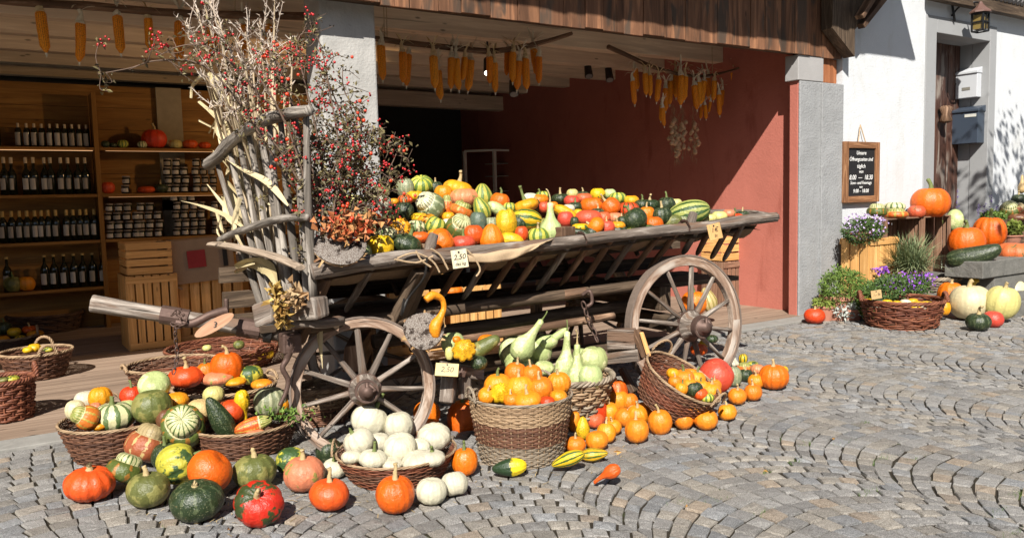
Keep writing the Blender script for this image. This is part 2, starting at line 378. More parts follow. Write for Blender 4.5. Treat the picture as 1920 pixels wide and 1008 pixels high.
for (px, py, n) in [(1490, 865, 60), (1650, 862, 70), (1435, 960, 40), (1440, 885, 40), (1625, 922, 50), (1870, 960, 60), (1910, 925, 80), (1580, 830, 30), (1620, 793, 30), (1330, 940, 30), (1280, 940, 20), (1900, 1000, 30), (1515, 832, 30), (1710, 863, 24), (340, 980, 20)]:
    c = G(px, py)
    for i in range(n):
        p = c + V3(rng.normal(0, .05), rng.normal(0, .012), -.012); h = rng.uniform(.012, .035); a = rng.uniform(0, 6.28); q = V3(math.cos(a), math.sin(a), 0)
        mb.add([p, p + q * .004, p + V3(*(rng.normal(0, .012, 2)), h)], [(0, 1, 2)])
o = mb.build('grass_tufts', leafm('joint_grass', (.04, .1, .015), (.13, .19, .04)), origin=G(1650, 862)); o['kind'] = 'stuff'; o['label'] = 'short green grass growing in the joints of the paving'; o['category'] = 'grass'
# dark slate strip, grey kerb strip and wooden deck
mb = MB(); box(mb, (3, 6.36, -.005), (24, .26, .05)); struct(mb.build('kerb_strip', plaster('kerb_stone', (.27, .26, .24), .15, 5., .01, (.17, .165, .15)), bevel=.006))
mb = MB(); x = -6.
for k in range(24): box(mb, (3 + random.uniform(-1, 1) * 0, 6.50 + .12 + k * .245, .005), (30, .241, .04)) if False else box(mb, (1.5, 6.62 + k * .245, .004 + random.uniform(-.001, .001)), (15.2, .242, .04))
struct(mb.build('deck_floor', DECKW, bevel=.002))
mb = MB(); box(mb, (11.5, 5.87, -.012), (5.6, .74, .03)); struct(mb.build('slab_strip', plaster('slab', (.2, .195, .18), .2, 6., .01)))

# ------------------------------------------------------------------ timber building
BL = thing('timber_building', 'open-fronted timber market building with brown board cladding above the cart', 'building', (3, 6.5, 0))
mb = MB(); boards(mb, -5, 9.38, 6.5, 3.288, 6.2, .27, .035, .008, .012); mb.build('board_cladding', CLADW, BL, bevel=.004)
mb = MB(); x = -4.95
mb = MB(); box(mb, (2.2, 6.62, 3.46), (14.2, .12, .3)); mb.build('sill_beam', DARKW, BL, bevel=.006)
for i, yy in enumerate([7.98, 9.15, 10.3, 11.55, 12.9, 14.2]):
    mb = MB(); z0 = [3.435, 3.47, 3.51, 3.55, 3.6, 3.62][i]; box(mb, (1.9, yy + .09, z0 + .12), (14.0, .18, .24)); mb.build('ceiling_joist', BEAMW, BL, bevel=.006)
mb = MB()
for k in range(38): box(mb, (1.9, 6.72 + k * .24, 3.86), (14.1, .236, .03))
mb.build('ceiling', BEAMW, BL)
mb = MB(); box(mb, (2.2, 7.9, 6.0), (15, 3, .06)); mb.build('loft_cover', DARKW, BL)
# eave: overhanging tiled roof whose shadow falls on the boards
RY, RZ = 4.95, 5.16
mb = MB(); x = -6.
while x < 9.62:
    ww = .235; n = 5
    for row in range(9):
        y0 = RY + row * .32; z0 = RZ + row * .2 + .02
        a = np.linspace(-.5, .5, n); V = []; F = []; dy = random.uniform(-.02, .02); rr = (.02 + .035 * random.random()) if row == 0 else .03
        for s in (0, 1):
            for q in a: V.append((x + ww / 2 + q * ww, y0 + s * .36 - (rr * math.cos(q * math.pi) if s == 0 else 0) + dy, z0 + s * .225 + .03 * math.cos(q * math.pi)))
        V += [(v[0], v[1], v[2] - .018) for v in V]
        for j in range(n - 1): F += [(j, j + 1, n + j + 1, n + j), (2 * n + j, 3 * n + j, 3 * n + j + 1, 2 * n + j + 1), (j, 2 * n + j, 2 * n + j + 1, j + 1)]
        mb.add(V, F)
    x += ww
mb.build('roof_tiles', plain('clay_tiles', (.22, .1, .07), .8, .3), BL)
mb = MB(); box(mb, (1.85, 6.35, RZ + .87), (15.4, 3.3, .05), R=np.array([[1, 0, 0], [0, .848, -.53], [0, .53, .848]])); mb.build('roof_boarding', DARKW, BL)
# flared bracket at the right end of the boards
mb = MB(); pts = [(9.36, 3.288), (9.36, 3.62), (9.97, 4.12), (10.5, 4.9), (8.9, 4.9), (8.9, 3.6)]
V = [(p[0], 6.30, p[1]) for p in pts] + [(p[0], 6.46, p[1]) for p in pts]; n = len(pts)
mb.add(V, [tuple(range(n)), tuple(range(2 * n - 1, n - 1, -1))] + [(i, n + i, n + (i + 1) % n, (i + 1) % n) for i in range(n)], [[(p[0], p[1]) for p in pts], [(p[0], p[1]) for p in pts[::-1]]] + [[(0, 0), (.1, 0), (.1, 1), (0, 1)]] * n)
mb.build('verge_board', DARKW, BL)
mb = MB(); beam(mb, (9.42, 6.26, 3.66), (10.06, 6.26, 4.2), .1, .07); beam(mb, (9.30, 6.2, 3.75), (9.85, 6.2, 4.35), .12, .06); mb.build('verge_rafter', BRNW, BL, bevel=.008)
# concrete pillar
pl0 = PY(602, 100, 6.72)[0]; pl1 = PY(706, 100, 6.72)[0]
mb = MB(); box(mb, ((pl0 + pl1) / 2, 6.92, 1.72), (pl1 - pl0, .4, 3.45)); mb.build('concrete_pillar', CONC, BL, bevel=.02)
# red side wall, its front return and the grey pillar
mb = MB(); box(mb, (8.93, 11.1, 1.95), (.26, 8.95, 3.9)); mb.build('red_wall', REDP, BL)
mb = MB(); box(mb, (8.73, 6.595, 1.6), (.36, .13, 3.24)); mb.build('red_wall_return', REDP, BL, bevel=.01)
mb = MB(); box(mb, (8.97, 6.515, 1.485), (.84, .03, 2.97)); box(mb, (9.2, 6.66, 1.484), (.38, .25, 2.965)); mb.build('grey_pillar', GREYP, BL, bevel=.012)
mb = MB(); box(mb, (9.17, 6.49, 1.48), (.44, .04, 2.96)); mb.build('pillar_strip', GREYP, BL, bevel=.006)
mb = MB(); box(mb, (8.76, 6.6, 3.13), (.5, .2, .31)); mb.build('beam_end', plaster('pale_render', (.34, .33, .325), .1), BL, bevel=.008)
mb = MB(); boards(mb, 9.04, 9.38, 6.6, 2.98, 3.285, .17, .1, .01); mb.build('wooden_block', wood('orange_wood', (.33, .12, .05), (.46, .2, .09), 14, 1), BL, bevel=.005)
# interior back wall of boards, dark room beyond
mb = MB()
for k in range(11): box(mb, (.2, 12.2, .15 + k * .295), (9.4, .06, .29))
mb.build('board_back_wall', SHELFW, BL)
mb = MB(); box(mb, (-4.6, 9.5, 1.8), (.2, 6., 3.8)); mb.build('left_wall', SHELFW, BL)
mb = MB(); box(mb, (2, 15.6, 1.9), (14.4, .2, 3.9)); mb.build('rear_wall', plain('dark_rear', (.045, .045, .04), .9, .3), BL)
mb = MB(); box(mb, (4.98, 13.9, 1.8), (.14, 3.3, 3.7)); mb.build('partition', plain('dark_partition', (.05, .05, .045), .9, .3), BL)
mb = MB(); beam(mb, PX(946, 196, 8.9), PX(946, 196, 8.9) + V3(-5.2, -.3, -.02), .2, .28); mb.build('cross_beam', BEAMW, BL, bevel=.006)
mb = MB(); box(mb, (5.12, 12.1, 1.75), (.16, .16, 3.5)); mb.build('interior_post', plain('grey_post', (.2, .22, .2), .8), BL)
mb = MB(); box(mb, (2.2, 12.12, 2.4), (.33, .02, 1.7)); box(mb, (2.2, 12.12, 1.2), (.33, .02, 1.0)); mb.build('wall_post', plain('grey_wood_post', (.3, .25, .17), .7), BL)
# ceiling spots
for (px, py) in [(915, 125), (1103, 133), (1142, 140), (963, 165)]:
    p = PY(px, py, 8.6 if px < 1000 else 9.2); s = thing('spotlight', 'small black ceiling spotlight below the joists', 'spotlight', p, 'ceiling spotlights')
    mb = MB(); ax = unit((-.25, -.45, -.85)); tube(mb, [p - ax * .11, p + ax * .1], [.05, .062], 14); mb.build('housing', BLACK, s, smooth=False)
    mb = MB(); tube(mb, [p + ax * .1, p + ax * .106], .05, 14); mb.build('lens', emis('spot_glow', (1., .9, .75), 3.) if px == 915 else plain('spot_glass', (.2, .2, .2), .2), s)
    mb = MB(); tube(mb, [p - ax * .08, V3(p[0], p[1], 3.84)], .012, 6); mb.build('bracket', BLACK, s)
li = bpy.data.lights.new('spot_lamp', 'SPOT'); li.energy = 110; li.color = (1, .62, .28); li.spot_size = R_(100); li.spot_blend = .6; li.shadow_soft_size = .05
p = PY(915, 132, 8.6); lo = bpy.data.objects.new('spot_lamp', li); COL.objects.link(lo); lo.location = p + V3(-.1, .2, -.12); lo.rotation_euler = Vector((2.6, -2.4, 1.3)).to_track_quat('Z', 'Y').to_euler()

# ------------------------------------------------------------------ white house
WH = thing('white_house', 'white plastered house with a grey framed doorway beside the timber building', 'house', (11, 6.5, 0))
DX0, DX1, DZ = PY(1755, 60, 6.5)[0], PY(1855, 78, 6.5)[0], 3.82
FX0, FX1, FZ = PY(1736, 27, 6.5)[0], PY(1868, 52, 6.5)[0], 4.05
DY = PX(1803, 200, DX1)[1]
mb = MB()
for (x0, x1, z0, z1) in [(9.40, FX0, 0, 6), (FX1, 19, 0, 6), (FX0, FX1, FZ, 6)]: box(mb, ((x0 + x1) / 2, 6.64, (z0 + z1) / 2), (x1 - x0, .28, z1 - z0))
mb.build('wall', WHITEP, WH)
mb = MB()
for (x0, x1, z0, z1) in [(FX0, DX0, 0, FZ), (DX1, FX1, 0, FZ), (DX0, DX1, DZ, FZ)]: box(mb, ((x0 + x1) / 2, 6.62, (z0 + z1) / 2), (x1 - x0, .27, z1 - z0))
mb.build('door_frame', FRAMEP, WH, bevel=.008)
mb = MB(); box(mb, (DX1 + .1, (6.76 + DY) / 2 + .05, 2), (.2, DY - 6.66, 4)); box(mb, (DX0 - .1, (6.76 + DY) / 2 + .05, 2), (.2, DY - 6.66, 4)); box(mb, ((DX0 + DX1) / 2, (6.76 + DY) / 2 + .05, DZ + .1), (DX1 - DX0 - .01, DY - 6.66, .2)); mb.build('door_reveal', FRAMEP, WH)
mb = MB(); boards(mb, DX0 + .03, DX1 - .01, DY + .06, .4, DZ, .19, .05, .008); dr = mb.build('door', wood('door_wood', (.075, .035, .025), (.15, .075, .05), 18, 1.2, .5, .004, .4, (.24, .2, .17), .6), WH, bevel=.004)
mb = MB(); p = PY(1757, 215, DY); lathe(mb, p + V3(.1, -.08, 0), [(.05, -.13), (.1, -.1), (.06, 0), (.1, .1), (.05, .13)], 12); mb.build('handle', BRNW, dr, smooth=True)
# roof of the house with its eave
mb = MB(); box(mb, (14.9, 6.36, 4.30), (7.4, .12, .18)); mb.build('gutter_board', DARKW, WH, bevel=.008)
mb = MB()
for i in range(60):
    for k in range(6):
        x = 11.2 + i * .125; y = 6.26 + k * .2; z = 4.4 + k * .17
        tube(mb, [(x, y, z), (x, y + .24, z + .2)], [.05, .045], 8, caps=True)
mb.build('roof_tiles', plain('grey_tiles', (.14, .13, .13), .6, .3), WH)
# lantern
p = PY(1838, 42, 6.2); LT = thing('wall_lantern', 'black iron wall lantern with amber glass above the doorway', 'lantern', p)
s_ = .078
mb = MB(); box(mb, p, (s_ * 1.7, s_ * 1.7, .2)); mb.build('amber_glass', glassm('amber', (.2, .14, .04), .3), LT)
mb = MB()
for a in (-1, 1):
    for b in (-1, 1): beam(mb, p + V3(a * s_, b * s_, -.13), p + V3(a * s_, b * s_, .13), .022, .022)
for z in (-.13, .0, .12):
    for a in (-1, 1): beam(mb, p + V3(-s_, a * s_, z), p + V3(s_, a * s_, z), .018, .018); beam(mb, p + V3(a * s_, -s_, z), p + V3(a * s_, s_, z), .018, .018)
beam(mb, p + V3(0, -s_ - .004, -.13), p + V3(0, -s_ - .004, .12), .012, .012); mb.build('cage', BLACK, LT)
mb = MB(); lathe(mb, p + V3(0, 0, .13), [(.15, 0), (.145, .02), (.08, .07), (.03, .13), (.02, .16)], 8); mb.build('cap', plain('copper', (.13, .07, .055), .5), LT)
mb = MB(); tube(mb, smoothp([p + V3(0, 0, .27), p + V3(0, .1, .3), p + V3(-.15, .22, .25), p + V3(-.25, .28, .12)]), .014, 6); tube(mb, smoothp([p + V3(-.25, .28, .3), p + V3(-.28, .24, .16), p + V3(-.2, .26, .05)]), .018, 6); mb.build('bracket', BLACK, LT)
# mailboxes on the right reveal
def mailbox(px0, px1, py0, py1, label, c, lid, dep=.13):
    a = PX(px0, py0, DX1); b = PX(px1, py1, DX1); y0, y1 = min(a[1], b[1]), max(a[1], b[1]); z0, z1 = min(a[2], b[2]), max(a[2], b[2])
    yc, zc = (y0 + y1) / 2, (z0 + z1) / 2; T = thing('mailbox', label, 'mailbox', (DX1, yc, z0), 'mailboxes in the doorway')
    m = plain('enamel_' + label.split()[0], c, .35, .04, 5., .5)
    mb = MB(); box(mb, (DX1 - dep / 2, yc, (z0 + z1 - .09) / 2), (dep, (y1 - y0) * .94, z1 - z0 - .09)); mb.build('box', m, T, bevel=.008)
    mb = MB(); Y0, Y1 = y0, y1; za = z1 - .1
    V = [(DX1, Y0, za), (DX1, Y1, za), (DX1 - dep - .02, Y0, za), (DX1 - dep - .02, Y1, za), (DX1, Y0, z1), (DX1, Y1, z1), (DX1 - dep - .02, Y0, za + .035), (DX1 - dep - .02, Y1, za + .035)]
    mb.add(V, [(0, 1, 3, 2), (4, 6, 7, 5), (0, 2, 6, 4), (1, 5, 7, 3), (2, 3, 7, 6), (0, 4, 5, 1)]); mb.build('lid', m, T, bevel=.005)
    mb = MB(); box(mb, (DX1 - dep - .002, yc - .0 if lid else yc - .12, z0 + (z1 - z0) * (.3 if lid else .73)), (.006, (y1 - y0) * .35, .045)); mb.build('name_plate', plain('plate', (.55, .55, .5) if not lid else (.2, .19, .16), .5), T)
    mb = MB(); tube(mb, [(DX1 - dep - .01, yc + (.17 if lid else .0), z0 + (z1 - z0) * (.5 if lid else .83)), (DX1 - dep + .01, yc + (.17 if lid else 0), z0 + (z1 - z0) * (.5 if lid else .83))], .02, 10); mb.build('lock', DIRON, T); return T
mailbox(1799, 1841, 131, 182, 'silver grey steel mailbox with sloped lid, upper one in the doorway', (.52, .54, .57), True)
mailbox(1788, 1847, 203, 268, 'dark blue grey mailbox hanging below the silver one in the doorway', (.045, .06, .085), False, .2)
# chalkboard
a = PY(1583, 265, 6.44); b = PY(1647, 378, 6.44); xc, zc = (a[0] + b[0]) / 2, (a[2] + b[2]) / 2; bw, bh = b[0] - a[0], a[2] - b[2]
CB = thing('chalkboard', 'black chalkboard with opening hours in a brown frame on the white wall', 'chalkboard', (xc, 6.46, b[2]))
mb = MB(); box(mb, (xc, 6.46, zc), (bw - .1, .02, bh - .1)); mb.build('slate', plain('slate_black', (.012, .012, .013), .7, .3), CB)
FRW = wood('frame_wood', (.22, .1, .045), (.42, .22, .11), 20, 2, .6, .003)
mb = MB(); fw = .085
for s in (-1, 1): box(mb, (xc + s * (bw - fw) / 2, 6.45, zc), (fw, .05, bh)); box(mb, (xc, 6.452, zc + s * (bh - fw) / 2), (bw - 2 * fw, .05, fw))
mb.build('frame', FRW, CB, bevel=.006)
top = PY(1613, 234, 6.47); mb = MB()
for s in (-.09, .09): tube(mb, [(xc + s, 6.44, zc + bh / 2 - .03), top], .007, 6)
mb.build('string', JUTE, CB)
CH = plain('chalk', (.8, .8, .78), .9, .1)
for s, dz, sz in [('Unsere', .335, .085), ('Öffnungszeiten sind', .235, .082), ('täglich', .125, .085), ('von', .04, .075), ('8.00  —  18.30', -.055, .105), ('Sonn- und Feiertags', -.14, .068), ('von', -.205, .055), ('9.00 – 18.00', -.27, .08)]:
    lettering(s, CB, (xc, 6.4485, zc + (dz - .03) * .83 * bh / .8), (1, 0, .0), (0, 0, 1), sz * .86, CH, fit=min(bw - .26, sz * len(s) * .62))
# stone steps
mb = MB(); box(mb, (14.2, 5.62, .09), (7.6, 1.7, .2)); struct(mb.build('lower_step', STONE, bevel=.015))
# ------------------------------------------------------------------ the cart
def N3(p, k=3., s=0.): return mnoise.noise(Vector((p[0] * k + s, p[1] * k, p[2] * k)))
def log(mb, pts, rad, n=12, amp=.08, k=7, seed=0., sub=8):
    """a rough round pole"""
    P = smoothp(pts, sub); m = len(P); rad = np.ones(m) * rad if np.isscalar(rad) else np.interp(np.linspace(0, 1, m), np.linspace(0, 1, len(rad)), rad)
    i0 = sum(len(v) for v in mb.v); tube(mb, P, rad, n); V = mb.v[-1]
    for i in range(m):
        for j in range(n):
            q = V[i * n + j]; c = P[i]; f = 1 + amp * (N3(c * .6 + (q - c) * 6, k, seed) + .5 * math.sin(j * 2.7 + seed)); V[i * n + j] = c + (q - c) * f
    return mb
RAILY = 4.45
CT = thing('farm_cart', 'weathered wooden ladder cart heaped with pumpkins, standing on the cobbles', 'cart', (3.2, 4.9, 0))
rp = [(584, 510), (640, 500), (700, 491), (760, 484), (850, 478), (950, 466), (1050, 456), (1140, 444), (1250, 432), (1320, 426), (1400, 413), (1455, 407)]
RP = [PY(x, y, RAILY) for x, y in rp]
mb = MB(); log(mb, RP, [.046, .05, .046, .044, .047, .041, .042, .04, .042, .04, .045, .04], 18, .2); mb.build('near_rail', GREYW, CT, smooth=True)
def railz(x): return float(np.interp(x, [p[0] for p in RP], [p[2] for p in RP]))
FY = 6.02
mb = MB(); log(mb, [(x, FY, railz(x) + .01) for x in (1.5, 2.3, 3.1, 3.9, 4.7, 5.5, 6.1)], .045, 10, .1, 7, 3.); mb.build('far_rail', GREYW, CT, smooth=True)
mb = MB(); log(mb, [RP[-1] + V3(-.05, .02, .0), RP[-1] + V3(.25, .5, .02), RP[-1] + V3(.5, 1.1, .02), RP[-1] + V3(.62, 1.57, .01)], .035, 10, .1); mb.build('end_rail', GREYW, CT, smooth=True)
# rungs: sticks with sharpened tips through the rail
rg = [(704, 510, 648, 584), (822, 496, 770, 568), (880, 492, 820, 566), (925, 488, 867, 561), (977, 484, 914, 555), (1023, 478, 960, 549), (1072, 472, 1007, 543), (1113, 468, 1050, 535), (1150, 464, 1092, 530), (1194, 456, 1135, 524), (1242, 448, 1177, 518), (1275, 444, 1215, 505), (1310, 438, 1280, 476), (1334, 450, 1306, 478), (1370, 440, 1333, 485), (1396, 436, 1356, 489)]
for i, (a, b, c_, d_) in enumerate(rg):
    T = PY(a, b, RAILY + .0); T[2] = railz(T[0]); B = PX(c_, d_, T[0] + .0)
    B[1] = min(max(B[1], RAILY + .25), RAILY + .62); B[2] = PY(c_, d_, B[1])[2]; B = np.array(PY(c_, d_, B[1]))
    mb = MB(); s = (T - B); P = [B, B + s * .06, B + s * .2, B + s * .6, T + s * .06]
    log(mb, P, [.008, .018, .024, .024, .022], 7, .12, 9, i * 3., 3); mb.build('rung', BRNW if i % 3 else GREYW, CT, smooth=True)
    mb = MB(); y = lambda v: FY - (v[1] - RAILY); log(mb, [(T[0], y(T), T[2]), (B[0], y(B), B[2])], .022, 7, .05); mb.build('rung', DARKW, CT, smooth=True)
# long beams under the load
def pole(name, a, b, ya, yb, r, mat, n=10, amp=.06): mb = MB(); A = PY(*a, ya); B = PY(*b, yb); log(mb, [A, A * .66 + B * .34, A * .34 + B * .66, B], r, n, amp); return mb.build(name, mat, CT, smooth=True)
pole('lower_rail', (600, 612), (1215, 532), 4.72, 4.72, .042, DARKW)
pole('side_pole', (700, 640), (1190, 571), 4.9, 4.9, .05, GREYW2 if 0 else DARKW)
pole('side_pole', (770, 652), (1150, 592), 4.75, 4.75, .03, BRNW)
pole('side_pole', (560, 615), (760, 598), 4.7, 4.7, .045, DARKW)
pole('brake_pole', (1040, 556), (1100, 546), 4.75, 4.62, .036, BRNW)
for yy, zz in [(5.05, .83), (5.3, .82), (5.55, .83)]:
    mb = MB(); box(mb, (3.5, yy, zz), (4.3, .22, .04)); mb.build('floor_board', DARKW, CT)
mb = MB()
for yy, zz in [(5.66, .95), (5.74, 1.12)]: box(mb, (3.5, yy, zz), (4.4, .04, .11), jit=.004)
mb.build('far_side_board', DARKW, CT)
pole('reach_pole', (700, 700), (1240, 640), 5.15, 5.15, .05, DARKW)
# stanchion near the front wheel with its iron band
mb = MB(); A = PY(790, 505, 4.5); B = PY(742, 612, 4.75); s, u, d_ = frame(B - A); beam(mb, A, B, .11, .07, jit=.006, taper=1.35); mb.build('stanchion', DARKW, CT, bevel=.008)
mb = MB(); A = PY(612, 520, 4.5); B = PY(560, 640, 4.7); beam(mb, A, B, .07, .05, jit=.006); mb.build('stanchion', BRNW, CT, bevel=.008)
mb = MB(); tube(mb, smoothp([PY(*p, y) for p, y in [((800, 482), 4.38), ((795, 520), 4.42), ((765, 560), 4.55), ((753, 590), 4.5), ((758, 560), 4.45)]]), .008, 6); mb.build('iron_strap', DIRON, CT)
for px, py in [(1090, 452), (1283, 428)]:
    A = PY(px, py, RAILY); mb = MB(); a = np.linspace(-.3, 4.4, 12); tube(mb, [A + V3(.004 * math.sin(9 * x), -.058 * math.cos(x), .058 * math.sin(x)) for x in a], .016, 4, sq=.3); mb.build('rail_clamp', IRON, CT)
for px, py in [(802, 462), (1292, 414)]:
    A = PY(px, py + 16, RAILY + .02); mb = MB(); log(mb, [A, A + V3(.02, 0, .06), A + V3(.05, .0, .13)], [.03, .036, .03], 8, .2); mb.build('peg', GREYW, CT, smooth=True)
# wheels
def wheel(name, c, R, nrm, nsp, lean=0., hubl=.3, phase=0.):
    nrm = unit(nrm); up = unit(V3(0, 0, 1) - nrm * nrm[2]); s = np.cross(up, nrm)
    Rm = np.array([s, up, nrm]).T                     # local x right, y up, z outward
    W = bpy.data.objects.new(name, None); COL.objects.link(W); W.parent = CT; W['_o'] = CT['_o']; c = np.array(c, float)
    def ring(mb, r0, r1, z0, z1, n=64, wob=.0):
        a = np.arange(n) * 2 * math.pi / n; V = []
        for (r, z) in [(r0, z0), (r1, z0), (r1, z1), (r0, z1)]:
            w_ = 1 + wob * np.sin(a * 5 + 1); V.append(np.stack([r * w_ * np.cos(a), r * w_ * np.sin(a), np.full(n, z)], 1))
        V = np.concatenate(V) @ Rm.T + c; F = []; UV = []
        for j in range(n):
            k = (j + 1) % n
            for q in range(4):
                e = (q + 1) % 4; F.append((q * n + j, q * n + k, e * n + k, e * n + j)); L = 2 * math.pi * R / n; w2 = [r1 - r0, .06, r1 - r0, .06][q]
                UV.append([(q * .3, j * L), (q * .3, j * L + L), (q * .3 + w2, j * L + L), (q * .3 + w2, j * L)])
        mb.add(V, F, UV)
    mb = MB(); ring(mb, R * .845, R * .975, -.032, .032); f_ = mb.build('felloe', WHEELW, W, bevel=.006); f_['_o'] = CT['_o']
    mb = MB(); ring(mb, R * .975, R, -.036, .036); mb.build('tyre', plain('old_tyre', (.17, .13, .105), .6, .35, 30., .4, .003), W)
    for k in range(nsp):
        a = phase + k * 2 * math.pi / nsp; dv = s * math.cos(a) + up * math.sin(a); mb = MB(); A = c + dv * R * .16 + nrm * .05; B = c + dv * R * .86 + nrm * .005
        tube(mb, [A, A * .75 + B * .25, A * .3 + B * .7, B], [.03, .026, .021, .019], 8, sq=.72, jit=.03); mb.build('spoke', GREYW, W, smooth=True)
    mb = MB(); pr = [(0.001, -hubl * .4), (R * .16, -hubl * .38), (R * .19, -hubl * .1), (R * .215, .03), (R * .215, .08), (R * .17, .10), (R * .155, .14), (R * .15, hubl * .62), (0.001, hubl * .62)]
    lathe(mb, c, pr, 28, Rm); mb.build('hub', GREYW, W, smooth=True, bevel=0)
    mb = MB(); ring(mb, R * .205, R * .226, .045, .075, 32); ring(mb, R * .13, R * .158, hubl * .5, hubl * .64, 32); mb.build('hub_band', IRON, W)
    mb = MB(); lathe(mb, c, [(.001, .1), (R * .115, .1), (R * .115, hubl * .66), (R * .07, hubl * .66), (R * .07, hubl * .8), (.001, hubl * .8)], 20, Rm); e = c + nrm * hubl * .75; tube(mb, [e + up * R * .13, e - up * R * .05], .014, 6); tube(mb, [e + s * .01 + up * R * .1, e + s * .05 + up * R * .02, e - up * R * .03], .012, 6); mb.build('axle_end', IRON, W, smooth=True)
    return W
FW = PD(687, 727, math.hypot(1.87, 4.6)); fr = .445
fd = -unit(V3(ray(687, 727)[0], ray(687, 727)[1], 0)); fz = fr
FW = np.array([*(G(687, 859)[:2]), 0]) * 1.; FW[2] = PD(687, 727, math.hypot(FW[0], FW[1]))[2]
wheel('front_wheel', FW, .448, fd + V3(.12, -.02, .1), 11, hubl=.26, phase=R_(93))
rw = V3(4.60, 4.57, .555)
wheel('rear_wheel', rw, .565, V3(-.10, -1, .06), 12, hubl=.34, phase=R_(80))
wheel('front_wheel', FW + V3(.5, 1.15, 0), .448, V3(.39, .92, 0), 11, hubl=.2)
wheel('rear_wheel', V3(4.62, 5.92, .56), .575, V3(0, 1, 0), 12, hubl=.24)
mb = MB(); beam(mb, FW + V3(.04, .1, .0), FW + V3(.5, 1.15, 0), .11, .12); beam(mb, FW + V3(.0, .15, .16), FW + V3(.47, 1.05, .16), .12, .16, jit=.006); mb.build('front_axle', BRNW, CT, bevel=.01)
mb = MB(); beam(mb, rw + V3(0, .1, 0), V3(4.62, 5.9, .56), .12, .13); beam(mb, rw + V3(-.02, .2, .2), V3(4.62, 5.8, .76), .12, .2); mb.build('rear_axle', DARKW, CT, bevel=.01)
# tongue with its iron sleeve, chain and hook
tb = PY(572, 632, 4.95); tp = PY(172, 568, 5.35); tdir = unit(tp - tb)
def TG_(k): return tb + (tp - tb) * k
mb = MB(); log(mb, [TG_(0), TG_(.25), TG_(.5), TG_(.75), TG_(1.)], [.050, .048, .046, .047, .052], 16, .12); mb.build('tongue', GREYW, CT, smooth=True)
for k0, k1, rr, m_ in [(.03, .06, .072, IRON), (.16, .20, .072, DIRON), (.22, .33, .062, IRON), (.6, .69, .058, IRON), (.56, .6, .056, IRON)]:
    mb = MB(); tube(mb, [TG_(k0), TG_(k1)], rr, 14); mb.build('iron_sleeve', m_, CT, smooth=False, bevel=.004)
mb = MB(); log(mb, smoothp([PY(330, 604, 4.95), PY(360, 606, 4.92), PY(395, 590, 4.9), PY(425, 582, 4.9)], 4), [.02, .026, .024, .03], 8, .1); log(mb, [PY(425, 586, 4.9), PY(424, 560, 4.9)], .014, 7); mb.build('swingle_hook', IRON, CT, smooth=True)
def chain(name, pts, link, parent, m=None):
    P = smoothp(pts, 12); L = np.concatenate([[0], np.cumsum(np.linalg.norm(np.diff(P, axis=0), axis=1))]); n = int(L[-1] / (link * 1.35)); mb = MB()
    for i in range(n):
        q0 = V3(*[np.interp((i + .5) * L[-1] / n, L, P[:, k]) for k in range(3)]); q1 = V3(*[np.interp((i + .6) * L[-1] / n, L, P[:, k]) for k in range(3)])
        s, u, d_ = frame(unit(q1 - q0), (0.3, -1, .2)); x = s if i % 2 else u; a = np.linspace(0, 2 * math.pi, 13)
        tube(mb, [q0 + d_ * math.cos(t) * link * .95 + x * math.sin(t) * link * .5 for t in a], link * .17, 6, caps=False)
    return mb.build(name, m or IRON, parent, smooth=True)
chain('chain', [PY(332, 590, 4.93), PY(345, 606, 4.9), PY(330, 615, 4.93), PY(330, 640, 5.), PY(332, 668, 5.02), PY(325, 700, 5.02)], .022, CT)
chain('chain', [PY(322, 590, 5.), PY(336, 584, 4.95), PY(348, 600, 4.9), PY(336, 612, 4.95), PY(322, 606, 5.)], .025, CT)
mb = MB(); A = PY(1092, 553, 4.6); tube(mb, smoothp([A, A + V3(.03, -.05, .03), A + V3(.04, -.06, -.05), A + V3(0, -.05, -.08)]), .014, 7); mb.build('chain_hook', IRON, CT, smooth=True)
chain('chain', [PY(1093, 566, 4.55), PY(1102, 595, 4.55), PY(1114, 622, 4.55), PY(1120, 640, 4.5)], .036, CT)
# curved iron hook hanging beside the front wheel
mb = MB(); log(mb, [PY(*p, 4.6) for p in [(540, 632), (542, 650), (538, 672), (530, 690), (540, 712), (536, 735), (524, 760)]], [.03, .035, .02, .016, .016, .014, .012], 8, .03); mb.build('iron_hook', IRON, CT, smooth=True)
mb = MB(); box(mb, PY(545, 642, 4.62), (.12, .1, .12), jit=.004); mb.build('iron_plate', IRON, CT, bevel=.01)
# front blocks and the bolster
mb = MB(); beam(mb, PY(485, 590, 4.75), PY(520, 583, 4.65), .12, .13, jit=.008); mb.build('block', GREYW, CT, bevel=.015)
mb = MB(); beam(mb, PY(556, 578, 4.55), PY(604, 574, 4.35), .12, .12, jit=.008); mb.build('block', GREYW, CT, bevel=.015)
mb = MB(); log(mb, [PY(538, 604, 4.6), PY(575, 600, 4.5), PY(600, 606, 4.45), PY(640, 600, 4.6)], [.05, .045, .03, .03], 9, .2); mb.build('bolster', GREYW, CT, smooth=True)
